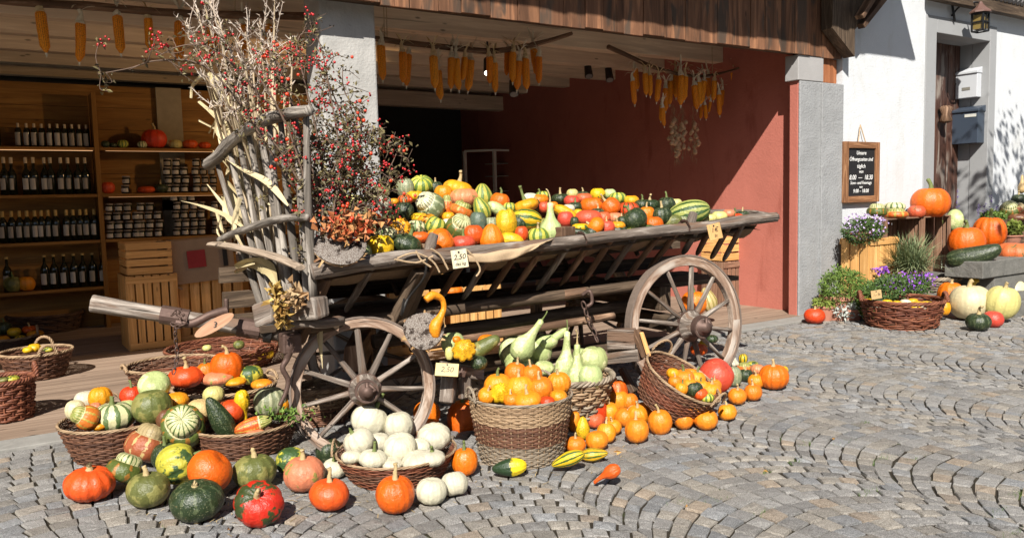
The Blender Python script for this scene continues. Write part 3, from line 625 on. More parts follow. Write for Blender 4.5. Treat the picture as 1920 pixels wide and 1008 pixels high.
# plank and beams between the wheels
def plank(name, a, b, ya, yb, w_, h_, m, j=.004): mb = MB(); beam(mb, PY(*a, ya), PY(*b, yb), w_, h_, jit=j); return mb.build(name, m, CT, bevel=.008)
plank('side_beam', (825, 688), (905, 702), 4.35, 4.3, .09, .07, GREYW)
plank('side_beam', (1075, 676), (1202, 664), 4.75, 4.28, .12, .09, GREYW)
plank('brake_block', (1140, 634), (1192, 634), 4.45, 4.3, .1, .14, GREYW)
plank('brake_block', (1192, 618), (1212, 668), 4.28, 4.2, .05, .07, BRNW)
plank('brake_block', (1203, 622), (1218, 668), 4.2, 4.15, .03, .03, CRATEW)
plank('post', (845, 702), (838, 755), 4.35, 4.3, .09, .09, GREYW)
plank('post', (872, 705), (872, 745), 4.3, 4.3, .05, .08, GREYW)
plank('hanger', (872, 686), (864, 706), 4.25, 4.25, .02, .03, IRON)
plank('brace', (1165, 690), (1190, 735), 4.6, 4.5, .06, .05, DARKW)
# headboard: fanned slats under a bent top bar
HA, HB = PY(590, 400, 4.42), PY(412, 400, 6.1)
def HP(px, py, off=0.): p = PSEG(px, py, HA, HB); return p + V3(-off, 0, 0)
topc = smoothp([(590, 207, 0), (560, 212, 0), (525, 220, 0), (490, 233, 0), (465, 248, 0), (440, 268, 0), (420, 290, 0), (397, 310, 0)], 4)
topc = [HP(x, y, .03) for x, y, _ in topc]
mb = MB(); log(mb, topc, [.03, .035, .037, .037, .039, .041, .038], 14, .2, 7, 2., 2); mb.build('headboard_top_bar', GREYW2, CT, smooth=True)
tt = [(574, 206), (551, 205), (525, 214), (504, 222), (484, 232), (466, 246), (448, 260), (430, 278), (406, 300)]
bb = [(588, 560), (577, 560), (562, 562), (549, 566), (537, 570), (526, 574), (515, 578), (506, 582), (495, 588)]
for i, (a, b) in enumerate(zip(tt, bb)):
    A = HP(*a); B = HP(*b); mb = MB(); m_ = (A + B) / 2 + V3(rng.normal(0, .012), rng.normal(0, .02), 0)
    P = smoothp([B, m_, A], 4); tube(mb, P, [.025, .026, .022, .018], 8, jit=.07, sq=.6); mb.build('headboard_slat', GREYW2, CT, smooth=True)
mb = MB(); log(mb, [HP(x, y, .05) for x, y in [(425, 449), (455, 436), (500, 421), (545, 409), (592, 407)]], [.022, .025, .026, .024, .02], 10, .1); mb.build('headboard_cross_bar', GREYW2, CT, smooth=True)
mb = MB(); P = smoothp([HP(x, y, .09) for x, y in [(422, 457), (455, 460), (500, 469), (550, 482), (592, 500)]], 4); tube(mb, P, [.046, .048, .046, .042, .035], 8, sq=.5, jit=.05); mb.build('headboard_plank', wood('pale_plank', (.34, .26, .19), (.5, .41, .32), 30, 2, .8, .008, .3), CT, bevel=0.004)
# the heap's bed: jute over the load
mb = MB(); nx, ny = 60, 12; V = []; F = []; UV = []
def bedz(x, yv):
    q = (yv - RAILY) / (FY - RAILY); hump = 4 * q * (1 - q); return railz(x) - .03 + hump * np.interp(x, [1.5, 2.3, 3.4, 4.9, 5.6], [.16, .28, .22, .14, .0]) + .02 * N3((x, yv, 0), 5)
for i in range(nx):
    x = 1.55 + i * (5.4 - 1.55) / (nx - 1)
    for j in range(ny): yv = RAILY + .03 + j * (FY - RAILY - .06) / (ny - 1); V.append((x, yv, bedz(x, yv) - .06))
for i in range(nx - 1):
    for j in range(ny - 1): k = i * ny + j; F.append((k, k + 1, k + ny + 1, k + ny)); UV.append([(0, 0)] * 4)
mb.add(V, F, UV)
for s_ in (0, 1):   # cloth sides sagging under the rungs
    V = []; F = []
    for i in range(nx):
        x = 1.55 + i * (5.4 - 1.55) / (nx - 1)
        for j in range(5): q = j / 4; yv = RAILY + .07 + q * .30; V.append((x, yv if s_ == 0 else FY + RAILY - yv, railz(x) - .05 - q * .05 - .06 * math.sin(q * 3.1) * (1 + N3((x, 0, 0), 4))))
    for i in range(nx - 1):
        for j in range(4): k = i * 5 + j; F.append((k, k + 1, k + 6, k + 5))
    mb.add(V, F)
tag(mb.build('jute_sheet', plain('old_jute', (.2, .14, .09), .95, .3, 30., .1, .004), origin=(3.3, 5, 1.2), smooth=True), 'brown jute sheet lining the cart under the heap of pumpkins', 'cloth')
mb = MB(); A = [(838, 476), (880, 472), (925, 466), (975, 458), (1010, 452), (1040, 446)]; B = [(870, 490), (905, 492), (935, 491), (965, 484), (992, 472), (1018, 456)]
V = []; F = []; n = 24; Ai = smoothp([(*a, 0) for a in A], 5); Bi = smoothp([(*b, 0) for b in B], 5)
for i in range(len(Ai)):
    for j in range(7): q = j / 6; px, py, _ = Ai[i] * (1 - q) + Bi[i] * q; V.append(PY(px, py, RAILY + .01 - .075 * math.sin(min(1, q * 2.2) * 1.57) + .006 * math.sin(i * .9 + q * 3)))
for i in range(len(Ai) - 1):
    for j in range(6): k = i * 7 + j; F.append((k, k + 1, k + 8, k + 7))
mb.add(V, F); o = mb.build('jute_cloth', JUTE, origin=PY(930, 480, RAILY), smooth=True); tag(o, 'light jute cloth hanging over the near rail of the cart', 'cloth')
so_ = o.modifiers.new('thick', 'SOLIDIFY'); so_.thickness = .004
# ropes
for pts in [[(745, 484), (775, 474), (800, 482), (815, 494), (824, 510)], [(808, 466), (825, 478), (835, 495), (840, 505)], [(780, 470), (790, 488), (808, 500)], [(875, 468), (890, 484), (900, 505), (893, 518)], [(740, 486), (780, 492), (812, 480)]]:
    mb = MB(); tube(mb, smoothp([PY(x, y, RAILY - .065) for x, y in pts], 5), .006, 6, jit=.1)
    tag(mb.build('rope', JUTE, origin=PY(*pts[1], RAILY - .065)), 'frayed jute rope end on the near cart rail', 'rope', 'rope ends on the cart rail')
# wooden block in the heap
mb = MB(); box(mb, PY(1045, 438, RAILY + .14), (.17, .2, .1), R=Matrix.Rotation(.3, 3, 'Z')); tag(mb.build('wood_block', BRNW, origin=PY(1045, 438, RAILY + .14), bevel=.006), 'brown wooden block on the cart edge under the bottle gourd', 'block')
# price tags
def price(px, py, Y, w_, h_, rot, txt, label, c=(.6, .42, .2), size=.05, ground=None, lean=0., txt2=None):
    p = PY(px, py, Y); X = unit(CM[:, 0] * V3(1, 1, 0)); U_ = V3(0, 0, 1); back = np.cross(U_, X); U_ = unit(U_ * math.cos(lean) - back * -math.sin(lean)); 
    Xr = X * math.cos(rot) + U_ * math.sin(rot); Ur = -X * math.sin(rot) + U_ * math.cos(rot); N = np.cross(Xr, Ur)
    T = thing('price_tag', label, 'price tag', p); mb = MB(); box(mb, p, (w_, h_, .012), np.array([Xr, Ur, N]).T); mb.build('board', wood('tag_wood_%.1f' % c[0], c, sh(c, 1.25), 20, 1, .6, .001, .1), T, bevel=.002)
    lettering(txt, T, p + N * .0075 + Ur * (h_ * .1 if txt2 else 0), Xr, Ur, size, BLACK, shear=.25)
    if txt2: lettering(txt2, T, p + N * .0075 - Ur * h_ * .27, Xr, Ur, size * .6, BLACK, shear=.25)
    mb = MB(); q = p + Ur * h_ * .38; tube(mb, [q + N * .006, q + N * .012], .006, 8); mb.build('nail', DIRON, T); return T
price(862, 485, RAILY - .085, .1, .115, .12, '2,50', 'pale wooden price tag reading 2,50 nailed to the near cart rail', (.62, .55, .38), .045, txt2='das kg')
price(1340, 434, RAILY - .07, .105, .125, .22, '1€', 'orange wooden price tag on the rear end of the cart rail', (.55, .33, .13), .05, txt2='St')
price(838, 693, 4.2, .14, .08, -.08, '2,50', 'yellowish wooden price tag reading 2,50 beside the front wheel', (.6, .47, .22), .045, lean=.5)
price(1643, 552, 5.35, .12, .1, .14, '1,- St', 'small wooden price tag standing in the round brown basket', (.5, .34, .16), .04)
p = PY(402, 609, 4.86); T = thing('wooden_scoop', 'oval wooden paddle marked 3 lying on the cart tongue', 'sign', p); X = unit(PY(432, 592, 4.86) - PY(370, 628, 4.86)); N = unit(CC - p); N = unit(N - X * N.dot(X)); U_ = np.cross(N, X)
mb = MB(); a = np.arange(20) * math.pi / 10; V = [p + X * math.cos(t) * .125 + U_ * math.sin(t) * .035 for t in a]; V += [v - N * .012 for v in V]; mb.add(V, [tuple(range(20)), tuple(range(39, 19, -1))] + [(i, 20 + i, 20 + (i + 1) % 20, (i + 1) % 20) for i in range(20)], [[(math.sin(t) * .035, math.cos(t) * .12) for t in a], [(0, 0)] * 20] + [[(0, 0)] * 4] * 20)
mb.build('paddle', wood('paddle_wood', (.45, .25, .15), (.56, .34, .22), 20, 2, .6, .002, .15), T); lettering('3', T, p + N * .001, unit(CM[:, 0]), np.cross(N, unit(CM[:, 0])), .05, BLACK)
# ------------------------------------------------------------------ pumpkins, squashes and gourds
ORANGE = (.76, .165, .006)
SK = {
 'O': (skin('orange_skin', ORANGE), 'orange'), 'OS': (skin('small_orange_skin', (.84, .265, .012)), 'orange'), 'R': (skin('red_skin', (.66, .105, .04)), 'red'), 'OR': (skin('deep_orange_skin', (.66, .085, .01), (.12, .07, .02), 'patch', 10, .28), 'deep orange'),
 'RO': (skin('red_orange_skin', (.74, .10, .012)), 'red orange'), 'S': (skin('salmon_skin', (.66, .24, .11), (.25, .25, .06), 'patch', 11, .4), 'salmon'),
 'W': (skin('white_skin', (.62, .58, .43), gl=.45), 'white'), 'C': (skin('cream_skin', (.70, .62, .36), None, c3=(.4, .3, .12), sp=.12), 'cream'),
 'PG': (skin('pale_green_skin', (.45, .53, .22), (.62, .62, .32), 'patch', 10, .45), 'pale green'), 'PY': (skin('pale_yellow_skin', (.62, .56, .2)), 'pale yellow'),
 'DG': (skin('dark_green_skin', (.022, .038, .014), (.06, .08, .035), 'stripe', 10, .12, (.2, .2, .11), .42, .3), 'dark green'),
 'BG': (skin('blue_green_skin', (.10, .14, .10), (.2, .22, .14), 'patch', 10, .4), 'grey green'), 'GG': (skin('sage_skin', (.22, .25, .14), (.33, .33, .2), 'stripe', 12, .3), 'sage green'),
 'OG': (skin('olive_skin', (.12, .135, .035), (.21, .2, .06), 'patch', 12, .5), 'olive green'), 'GS': (skin('melon_striped_skin', (.34, .38, .1), (.03, .07, .015), 'stripe', 10, .55), 'green striped'),
 'GY': (skin('green_yellow_skin', (.5, .48, .07), (.10, .17, .03), 'stripe', 9, .5), 'green-yellow striped'), 'YG': (skin('yellow_green_skin', (.68, .42, .015), (.05, .1, .015), 'stripe', 8, .35), 'green-striped yellow'),
 'GP': (skin('green_patched_skin', (.05, .1, .03), (.42, .38, .04), 'patch', 10, .53), 'yellow-spotted green'), 'YD': (skin('yellow_patched_skin', (.72, .40, .01), (.04, .08, .015), 'patch', 10, .42), 'green-spotted yellow'),
 'Y': (skin('yellow_skin', (.74, .45, .012)), 'yellow'), 'YO': (skin('yellow_orange_skin', (.78, .32, .01), (.6, .13, .01), 'patch', 10, .35), 'golden'),
 'YW': (skin('warty_yellow_skin', (.76, .44, .012), None, c3=(.12, .05, .01), sp=.55), 'warty yellow'), 'WG': (skin('white_green_skin', (.60, .56, .32), (.10, .15, .05), 'stripe', 11, .4), 'white-green striped'),
 'RG': (skin('red_green_skin', (.58, .075, .012), (.03, .05, .012), 'stripe', 12, .27), 'dark-striped red'), 'RP': (skin('red_patched_skin', (.62, .065, .01), (.035, .05, .012), 'patch', 12, .47), 'red and dark green'), 'T': (skin('tan_skin', (.58, .40, .18), gl=.45), 'tan'),
 'TS': (skin('tan_striped_skin', (.52, .40, .18), (.28, .22, .06), 'stripe', 10, .4), 'tan striped'), 'BK': (skin('half_dark_skin', (.72, .5, .012), (.018, .04, .015), 'half', 8, .45), 'half yellow half green'),
 'HD': (skin('half_green_skin', (.02, .045, .016), (.72, .5, .012), 'half', 8, .52), 'half dark green half yellow'),
 'TB': (skin('turban_brown_skin', (.33, .095, .03), (.34, .26, .13), 'turban', 10, .5, (.26, .2, .1), 0, .4, 1., (.45, .33, .13)), 'brown turban'),
 'TG': (skin('turban_green_skin', (.09, .125, .025), (.5, .48, .25), 'turban', 9, .5, (.07, .12, .03), 0, .34, 1., (.30, .13, .02)), 'green turban'),
 'TO': (skin('turban_orange_skin', (.58, .14, .02), (.22, .25, .06), 'turban', 9, .5, (.5, .42, .16), 0, .34, 1., (.4, .3, .05)), 'orange-green turban'),
 'TW': (skin('turban_white_skin', (.15, .18, .08), (.66, .62, .42), 'turban', 10, .5, (.12, .16, .08), 0, .34, 1., (.3, .32, .18)), 'white-green turban'),
 'OP': (skin('orange_scarred_skin', (.60, .14, .04), (.13, .12, .04), 'patch', 10, .38), 'green-scarred orange'),
 'B': (skin('brown_skin', (.16, .07, .03), (.3, .2, .09), 'patch', 9, .4), 'brown'),
}
STEMG = plain('green_stem', (.13, .16, .05), .7, .4, 60., .3, .002); STEMT = plain('dry_stem', (.42, .32, .16), .75, .35, 60., .3, .002)
def profile(shape, q):
    """q: 0 bottom .. 1 top along the axis -> radius (0..1), z (-1..1)"""
    ph = q * math.pi; s = np.sin(ph)
    if shape in ('r', 'b', 'w'): return s ** .88, -np.cos(ph) * (1 - .17 * np.exp(-(s / .32) ** 2))
    if shape == 'e': return s ** .95, -np.cos(ph)
    if shape == 'z': z = -np.cos(ph); return s ** .62 * (1 - .16 * z), z
    if shape == 'p': z = -np.cos(ph); return s ** .85 * (1 - .32 * (z + .15) * (z > -.15)) * .95, z
    if shape in ('g', 'n'):
        z = np.interp(q, [0, .06, .15, .3, .45, .55, .65, .8, .94, 1], [-1, -.95, -.8, -.5, -.15, .05, .25, .6, .95, 1]); r_ = np.interp(q, [0, .06, .15, .3, .45, .55, .65, .8, .94, 1], [0, .45, .78, 1, .86, .58, .37, .27, .25, 0]); return r_, z
    if shape == 't':
        qs = [0, .08, .2, .32, .45, .55, .6, .64, .72, .82, .92, 1]; return np.interp(q, qs, [0, .5, .86, 1, .98, .86, .74, .68, .72, .6, .34, 0]), np.interp(q, qs, [-.82, -.9, -.72, -.42, 0, .3, .4, .38, .62, .86, .98, .9])
    if shape == 'f': return s ** .7, -np.cos(ph) * (.55 + .45 * (s < .5))
def veg(px, py, rx, ry, kind, where, shape='r', roll=0., lean=0., ribs=None, z0=0., Y=None, dist=None, stem=None, rd=None, cat=None, stemlen=1., bend=0., word=None, group=None, label=None, P=None, R=None, stemc=None):
    """one fruit whose outline in the photo is centred at (px, py) with half sizes rx, ry"""
    sx = rx; d = ray(px, py)
    if P is None:
        if Y is not None: k = Y / d[1]
        elif dist is not None: k = dist / math.hypot(d[0], d[1])
        else:
            hz = abs(math.cos(roll)) * ry + abs(math.sin(roll)) * rx
            k = (H - z0) / (hz * .985 - d[2])
        P = CC + d * k; Rr = rx * k; Rh = ry * k
    else: Rr, Rh = R
    fw = unit(V3(d[0], d[1], 0)); rt = V3(fw[1], -fw[0], 0)
    ax = unit(V3(0, 0, 1) * math.cos(roll) * math.cos(lean) + rt * math.sin(roll) - fw * math.sin(lean) * math.cos(roll))
    if kind in ('W', 'OS') and not roll and not lean and shape == 'r': ax = unit(ax + rt * rng.normal(0, .16) - fw * rng.normal(.05, .16)); Rh *= rng.uniform(.92, 1.06)
    if lean and shape in 'rt' : # half sizes are outline sizes; a leaning flat fruit shows more of its face
        hr = Rh / Rr; c2 = math.cos(lean) ** 2; hr2 = max(.25, (hr * hr - math.sin(lean) ** 2 * .9) / max(c2, .05)); Rh = Rr * min(1.05, max(.72, math.sqrt(hr2)))
    small = rx < 11
    ribs = ribs if ribs is not None else {'O': 12, 'OS': 12, 'R': 0, 'W': 10, 'DG': 10, 'PG': 0, 'S': 11, 'C': 10}.get(kind, 10)
    rd = rd if rd is not None else {'O': .035, 'OS': .025, 'W': .05, 'R': .015, 'PG': .01, 'Y': .06, 'DG': .03, 'C': .025}.get(kind, .045)
    if shape == 'z': rd = min(rd, .015)
    if shape == 'f': rd, ribs = .17, 9
    nt = max(16, ribs * 4) if not small else max(14, ribs * 2); nt = min(nt, 56); nph = 20 if rx > 24 else 14 if not small else 9
    q = np.linspace(0, 1, nph); q = q * .86 + .14 * (.5 - .5 * np.cos(q * math.pi)); pr, pz = profile(shape, q)
    th = np.arange(nt) * 2 * math.pi / nt; sd = rng.uniform(0, 50)
    rib = 1 - rd * (1 - np.abs(np.sin(th * ribs / 2)) ** .7) if ribs else np.ones(nt)
    if shape == 't': pass
    V = np.zeros((nph, nt, 3))
    wv = 1 + .05 * np.sin(th + sd) + .035 * np.sin(2 * th + sd * 2)
    for i in range(nph):
        rb = rib if shape != 't' or q[i] < .58 else 1 - .09 * (1 - np.abs(np.sin(th * 2)))
        V[i, :, 0] = pr[i] * rb * wv * np.cos(th); V[i, :, 1] = pr[i] * rb * wv * np.sin(th)
        V[i, :, 2] = pz[i] * (1 + .5 * (rb - 1)) + .03 * np.sin(th + sd) * pr[i]
    if kind in ('YW',) or shape == 'w':
        for i in range(nph):
            for j in range(nt):
                f_ = 1 + .10 * max(0, mnoise.noise(Vector(V[i, j] * 4.2) + Vector((sd, 0, 0))) * 1.6); V[i, j] *= f_
    V[..., 0] *= Rr; V[..., 1] *= Rr; V[..., 2] *= Rh
    if bend: V[..., 0] += bend * Rr * np.clip((V[..., 2] / Rh + .3) / 1.3, 0, 1) ** 2
    s_, u_, _ = frame(ax, -fw) if abs(ax[2]) > .3 else frame(ax)
    if bend: s_ = unit(rt - ax * rt.dot(ax)); u_ = np.cross(ax, s_)
    else:
        a0 = rng.uniform(0, 6.28); s_, u_ = s_ * math.cos(a0) + u_ * math.sin(a0), -s_ * math.sin(a0) + u_ * math.cos(a0)
    Rm = np.array([s_, u_, ax]).T; W = V.reshape(-1, 3) @ Rm.T + P
    F = []; UV = []
    for i in range(nph - 1):
        for j in range(nt):
            k = (j + 1) % nt; F.append((i * nt + j, i * nt + k, (i + 1) * nt + k, (i + 1) * nt + j)); UV.append([(j / nt, q[i]), ((j + 1) / nt, q[i]), ((j + 1) / nt, q[i + 1]), (j / nt, q[i + 1])])
    mb = MB(); mb.add(W, F, UV)
    name = cat or ('gourd' if shape in 'gnwf' or kind in ('YW', 'BK') else 'zucchini' if shape == 'z' else 'squash' if shape in 'tep' else 'pumpkin')
    adj = {'t': 'squash', 'g': 'bottle gourd', 'n': 'crookneck gourd', 'w': 'gourd', 'f': 'scalloped squash', 'z': 'long zucchini', 'p': 'pear-shaped squash', 'e': 'oval squash', 'r': 'pumpkin'}.get(shape, 'pumpkin')
    if kind in ('YW', 'BK', 'HD'): adj = 'gourd'
    sz = word if word is not None else ('small ' if rx < 15 else 'large ' if rx > 34 else '')
    lab = label or f'{sz}{SK[kind][1]} {adj} {where}'.replace('patches', 'spots')
    base = P - V3(0, 0, Rh * abs(ax[2]) + Rr * math.sqrt(max(0, 1 - ax[2] ** 2)) * .9)
    o = mb.build(name, SK[kind][0], origin=base, smooth=True); tag(o, lab, name, group or None)
    if stem is None: stem = kind in ('O', 'OS', 'RO', 'DG', 'OG') and shape == 'r' and rx > 12
    if stem and shape != 't':
        L = Rr * .62 * stemlen * (1 if stem is True else stem); tip = P + ax * Rh * (.83 if shape == 'r' else .97)
        if bend: tip = tip + s_ * bend * Rr
        k = max(Rr * .12, .006) * (.55 if shape in 'gn' else 1); dv = unit(ax + rng.normal(0, .28, 3)); sd_ = unit(rng.normal(0, 1, 3))
        pts = smoothp([tip - ax * k, tip + ax * L * .35, tip + ax * L * .5 + dv * L * .25, tip + ax * L * .5 + dv * L * .5 + sd_ * L * .14], 3)
        mb = MB(); tube(mb, pts, [k * 1.8, k * 1.05, k * .85, k * .8, k], 7, jit=.12); c = mb.build('stem', STEMT if (stemc == 't' or (stemc is None and rng.random() < .6)) else STEMG, smooth=True)
        c.parent = o; me = c.data
        for v in me.vertices: v.co = v.co - o.location
    return o
def zz(z, X, Y): return {6: (620 + X / 5.647, 320 + Y / 5.647, 1 / 5.647), 7: (900 + X / 5.647, 320 + Y / 5.647, 1 / 5.647), 8: (1200 + X / 5.93, 320 + Y / 5.93, 1 / 5.93)}[z]
# ---- the heap on the cart: X, Y, rx, ry in the enlarged crops of the photo
HEAP = {6: [(795, 185, 80, 95, 'GG', 'r', {}), (965, 150, 105, 90, 'GY', 'r', dict(ribs=9, rd=.1, lean=.6)), (900, 270, 80, 50, 'YW', 'w', {}), (1110, 175, 65, 55, 'DG', 'r', {}), (1190, 240, 85, 80, 'YO', 'r', dict(rd=.08)),
 (1350, 195, 130, 80, 'YO', 'r', dict(stem=1.3, rd=.06, roll=.25)), (1415, 290, 135, 92, 'S', 'r', dict(rd=.07)), (1605, 270, 98, 112, 'GY', 'p', dict(word='tall ')), (1600, 400, 80, 110, 'GY', 'p', dict(roll=-.4)), (1785, 325, 86, 82, 'O', 'r', dict(roll=.25, stem=True)), (1765, 405, 50, 100, 'PG', 'e', dict(roll=-1.)),
 (1390, 410, 112, 72, 'TO', 't', dict(roll=.4)), (1048, 370, 130, 125, 'TW', 't', dict(roll=-.6, lean=.7)), (790, 310, 65, 50, 'RG', 'r', {}), (775, 430, 85, 90, 'DG', 'r', {}), (560, 350, 70, 75, 'W', 'r', {}), (530, 225, 85, 60, 'OG', 'r', {}), (240, 320, 95, 60, 'PY', 'r', {}), (90, 290, 55, 65, 'DG', 'r', {}),
 (310, 400, 65, 45, 'OR', 'r', {}), (110, 480, 95, 65, 'OR', 'r', dict(rd=.1)), (380, 490, 110, 70, 'TW', 't', {}), (290, 630, 155, 95, 'YD', 'f', {}), (565, 570, 95, 55, 'R', 'f', {}), (740, 620, 112, 98, 'YO', 'f', dict(lean=.6)), (590, 680, 95, 90, 'WG', 'r', dict(roll=.4)), (535, 805, 110, 112, 'YW', 'w', {}),
 (345, 860, 82, 72, 'PG', 'r', dict(lean=.5)), (812, 785, 140, 95, 'DG', 'e', dict(roll=.35, word='')), (915, 600, 95, 72, 'WG', 'r', {}), (1105, 580, 92, 85, 'GY', 'r', dict(roll=.5)), (945, 500, 80, 50, 'YD', 'r', {}), (930, 705, 92, 55, 'OR', 'r', {}), (1120, 680, 80, 60, 'YO', 'r', {}), (1185, 740, 122, 98, 'O', 'r', dict(roll=1., lean=.3, stem=False, word='')), (1405, 765, 105, 72, 'R', 'r', {}),
 (1250, 490, 60, 50, 'YO', 'r', {}), (1235, 590, 50, 75, 'W', 'r', {}), (1375, 590, 122, 110, 'TG', 't', dict(roll=.35, lean=.7)), (1565, 540, 75, 98, 'BG', 'r', {}), (1515, 675, 92, 92, 'OR', 'r', dict(word='round ')), (1700, 560, 72, 62, 'GG', 'r', {}), (1700, 710, 115, 125, 'O', 'p', {}), (1235, 360, 52, 90, 'TO', 't', {}), (460, 500, 60, 45, 'OR', 'r', {}), (640, 480, 70, 55, 'OG', 'r', {}), (150, 400, 60, 50, 'GY', 'r', {}), (670, 330, 45, 35, 'YO', 'r', {}), (420, 290, 60, 50, 'GY', 'r', {})],
 7: [(280, 560, 92, 135, 'YW', 'w', dict(word='tall ')), (330, 740, 72, 116, 'Y', 'e', dict(roll=-1.3, word='lemon-like ')), (440, 670, 62, 78, 'OR', 'r', {}), (415, 550, 78, 72, 'DG', 'r', {}), (490, 510, 95, 142, 'YG', 'e', dict(roll=-1.4, word='long ')), (310, 390, 60, 50, 'GY', 'r', {}), (490, 370, 122, 62, 'YO', 'r', dict(stem=1.6, roll=-.3)), (590, 365, 42, 60, 'DG', 'r', {}), (530, 290, 70, 52, 'W', 'r', {}),
 (635, 308, 82, 52, 'O', 'r', {}), (660, 262, 62, 42, 'GY', 'r', {}), (680, 385, 52, 52, 'R', 'r', {}), (615, 700, 98, 88, 'GY', 'r', dict(ribs=9, rd=.07, stem=.8)), (850, 295, 80, 48, 'DG', 'r', {}), (975, 245, 55, 48, 'PY', 'r', {}), (975, 322, 72, 56, 'R', 'r', {}), (1100, 290, 72, 48, 'R', 'r', {}), (1090, 250, 60, 30, 'DG', 'r', {}), (1250, 250, 72, 60, 'YD', 'r', {}), (1370, 245, 56, 48, 'PG', 'r', {}), (1452, 290, 78, 56, 'GY', 'r', {}), (1600, 315, 76, 48, 'YO', 'r', {}),
 (1180, 372, 106, 80, 'O', 'r', dict(stem=False)), (1385, 385, 86, 86, 'O', 'r', dict(roll=-.7, stem=1.3)), (1010, 382, 66, 46, 'DG', 'r', {}), (940, 400, 56, 40, 'W', 'r', {}), (900, 445, 52, 115, 'YW', 'w', dict(roll=-1.1)), (905, 510, 72, 72, 'R', 'r', {}), (1040, 455, 46, 46, 'Y', 'r', {}), (1000, 540, 42, 50, 'DG', 'r', {}), (1145, 500, 118, 76, 'R', 'r', dict(word='')), (1310, 500, 62, 60, 'R', 'r', {}), (1425, 500, 72, 52, 'S', 'r', {}), (1220, 602, 96, 76, 'O', 'r', dict(roll=-1., stem=.5)),
 (1340, 602, 70, 66, 'R', 'r', {}), (1560, 415, 100, 76, 'RG', 'r', {}), (1635, 520, 114, 105, 'DG', 'r', dict(roll=-.5, word='')), (1500, 540, 46, 56, 'DG', 'r', {}), (1460, 582, 70, 42, 'YO', 'r', {}), (1720, 362, 80, 52, 'DG', 'r', {}), (1800, 362, 86, 52, 'DG', 'r', {}), (1765, 458, 72, 70, 'O', 'r', {}), (1835, 570, 86, 76, 'O', 'r', dict(stem=False)), (1765, 622, 92, 52, 'GP', 'r', {}), (1455, 640, 97, 66, 'DG', 'r', dict(rd=.08)), (1605, 642, 62, 34, 'GY', 'r', {}),
 (1185, 655, 62, 56, 'DG', 'r', {}), (1305, 685, 60, 38, 'DG', 'r', {}), (1400, 690, 50, 32, 'BG', 'r', {}), (1065, 660, 40, 95, 'DG', 'z', dict(roll=-1.25)), (1060, 600, 76, 38, 'YD', 'r', {}), (800, 620, 60, 40, 'DG', 'r', {}), (1250, 440, 70, 40, 'DG', 'r', {}), (770, 370, 50, 40, 'O', 'r', {})],
 8: [(295, 388, 86, 86, 'DG', 'r', {}), (400, 372, 60, 56, 'PY', 'r', {}), (240, 498, 92, 86, 'DG', 'r', dict(rd=.08)), (545, 468, 118, 195, 'GS', 'e', dict(roll=1.35, word='large melon-like ')), (355, 575, 66, 102, 'OG', 'e', dict(roll=1.4)), (780, 532, 62, 48, 'PY', 'r', {}), (880, 512, 76, 56, 'PY', 'r', {}), (990, 478, 62, 46, 'S', 'r', {}), (1055, 522, 76, 44, 'RO', 'r', {}), (1140, 484, 62, 34, 'DG', 'r', {}), (470, 560, 60, 50, 'GG', 'r', {}), (700, 560, 50, 40, 'PY', 'r', {})]}
YN = [] 
for z, L in HEAP.items():
    for (X, Y_, rx, ry, k, shp, kw) in L:
        px, py, s = zz(z, X, Y_); rx, ry = rx * 1.22, ry * 1.2; rail = float(np.interp(px, [a for a, b in rp], [b for a, b in rp])) - 14
        roll = kw.get('roll', 0.); hv = abs(math.cos(roll)) * ry + abs(math.sin(roll)) * rx
        yy = RAILY + .1 + max(0, rail - (py + hv * s * .7)) * .0115 + rx * s * .0022; row = 'front' if yy < 4.5 else 'middle' if yy < 4.95 else 'back'
        part_ = 'cart heap left' if px < 830 else 'cart heap middle' if px < 1130 else 'cart heap right'
        kw = dict(kw); kw.setdefault('word', 'big ' if rx * s > 19 else 'small ' if rx * s < 10.5 else '')
        kw.setdefault('stem', (k in ('DG', 'R') and rng.random() < .25) or None); rr = kw.get('ribs')
        veg(px, py, rx * s, ry * s, k, f'in {row} row, {part_}', shp, Y=yy, group='pumpkins and squashes heaped on the cart', **kw)
# fillers deep in the heap, seen through the gaps
for i in range(4):
    x = rng.uniform(1.65, 5.0); y = rng.uniform(RAILY + .25, FY - .3); k = ['DG', 'OG', 'YO', 'O', 'GG', 'R', 'PG'][i % 7]; P = V3(x, y, bedz(x, y) - .0); a = proj(P)
    R0 = rng.uniform(.055, .08); veg(a[0], a[1], 10, 9, k, 'half buried deep in the cart heap', 'r', P=P, R=(R0, R0 * .8), stem=False, word='', group='pumpkins and squashes heaped on the cart')
veg(1032, 416, 22, 38, 'PG', '', 'g', Y=RAILY + .14, stem=2.2, bend=0, label='pale green bottle gourd standing upright on the cart heap, tallest there', cat='gourd')
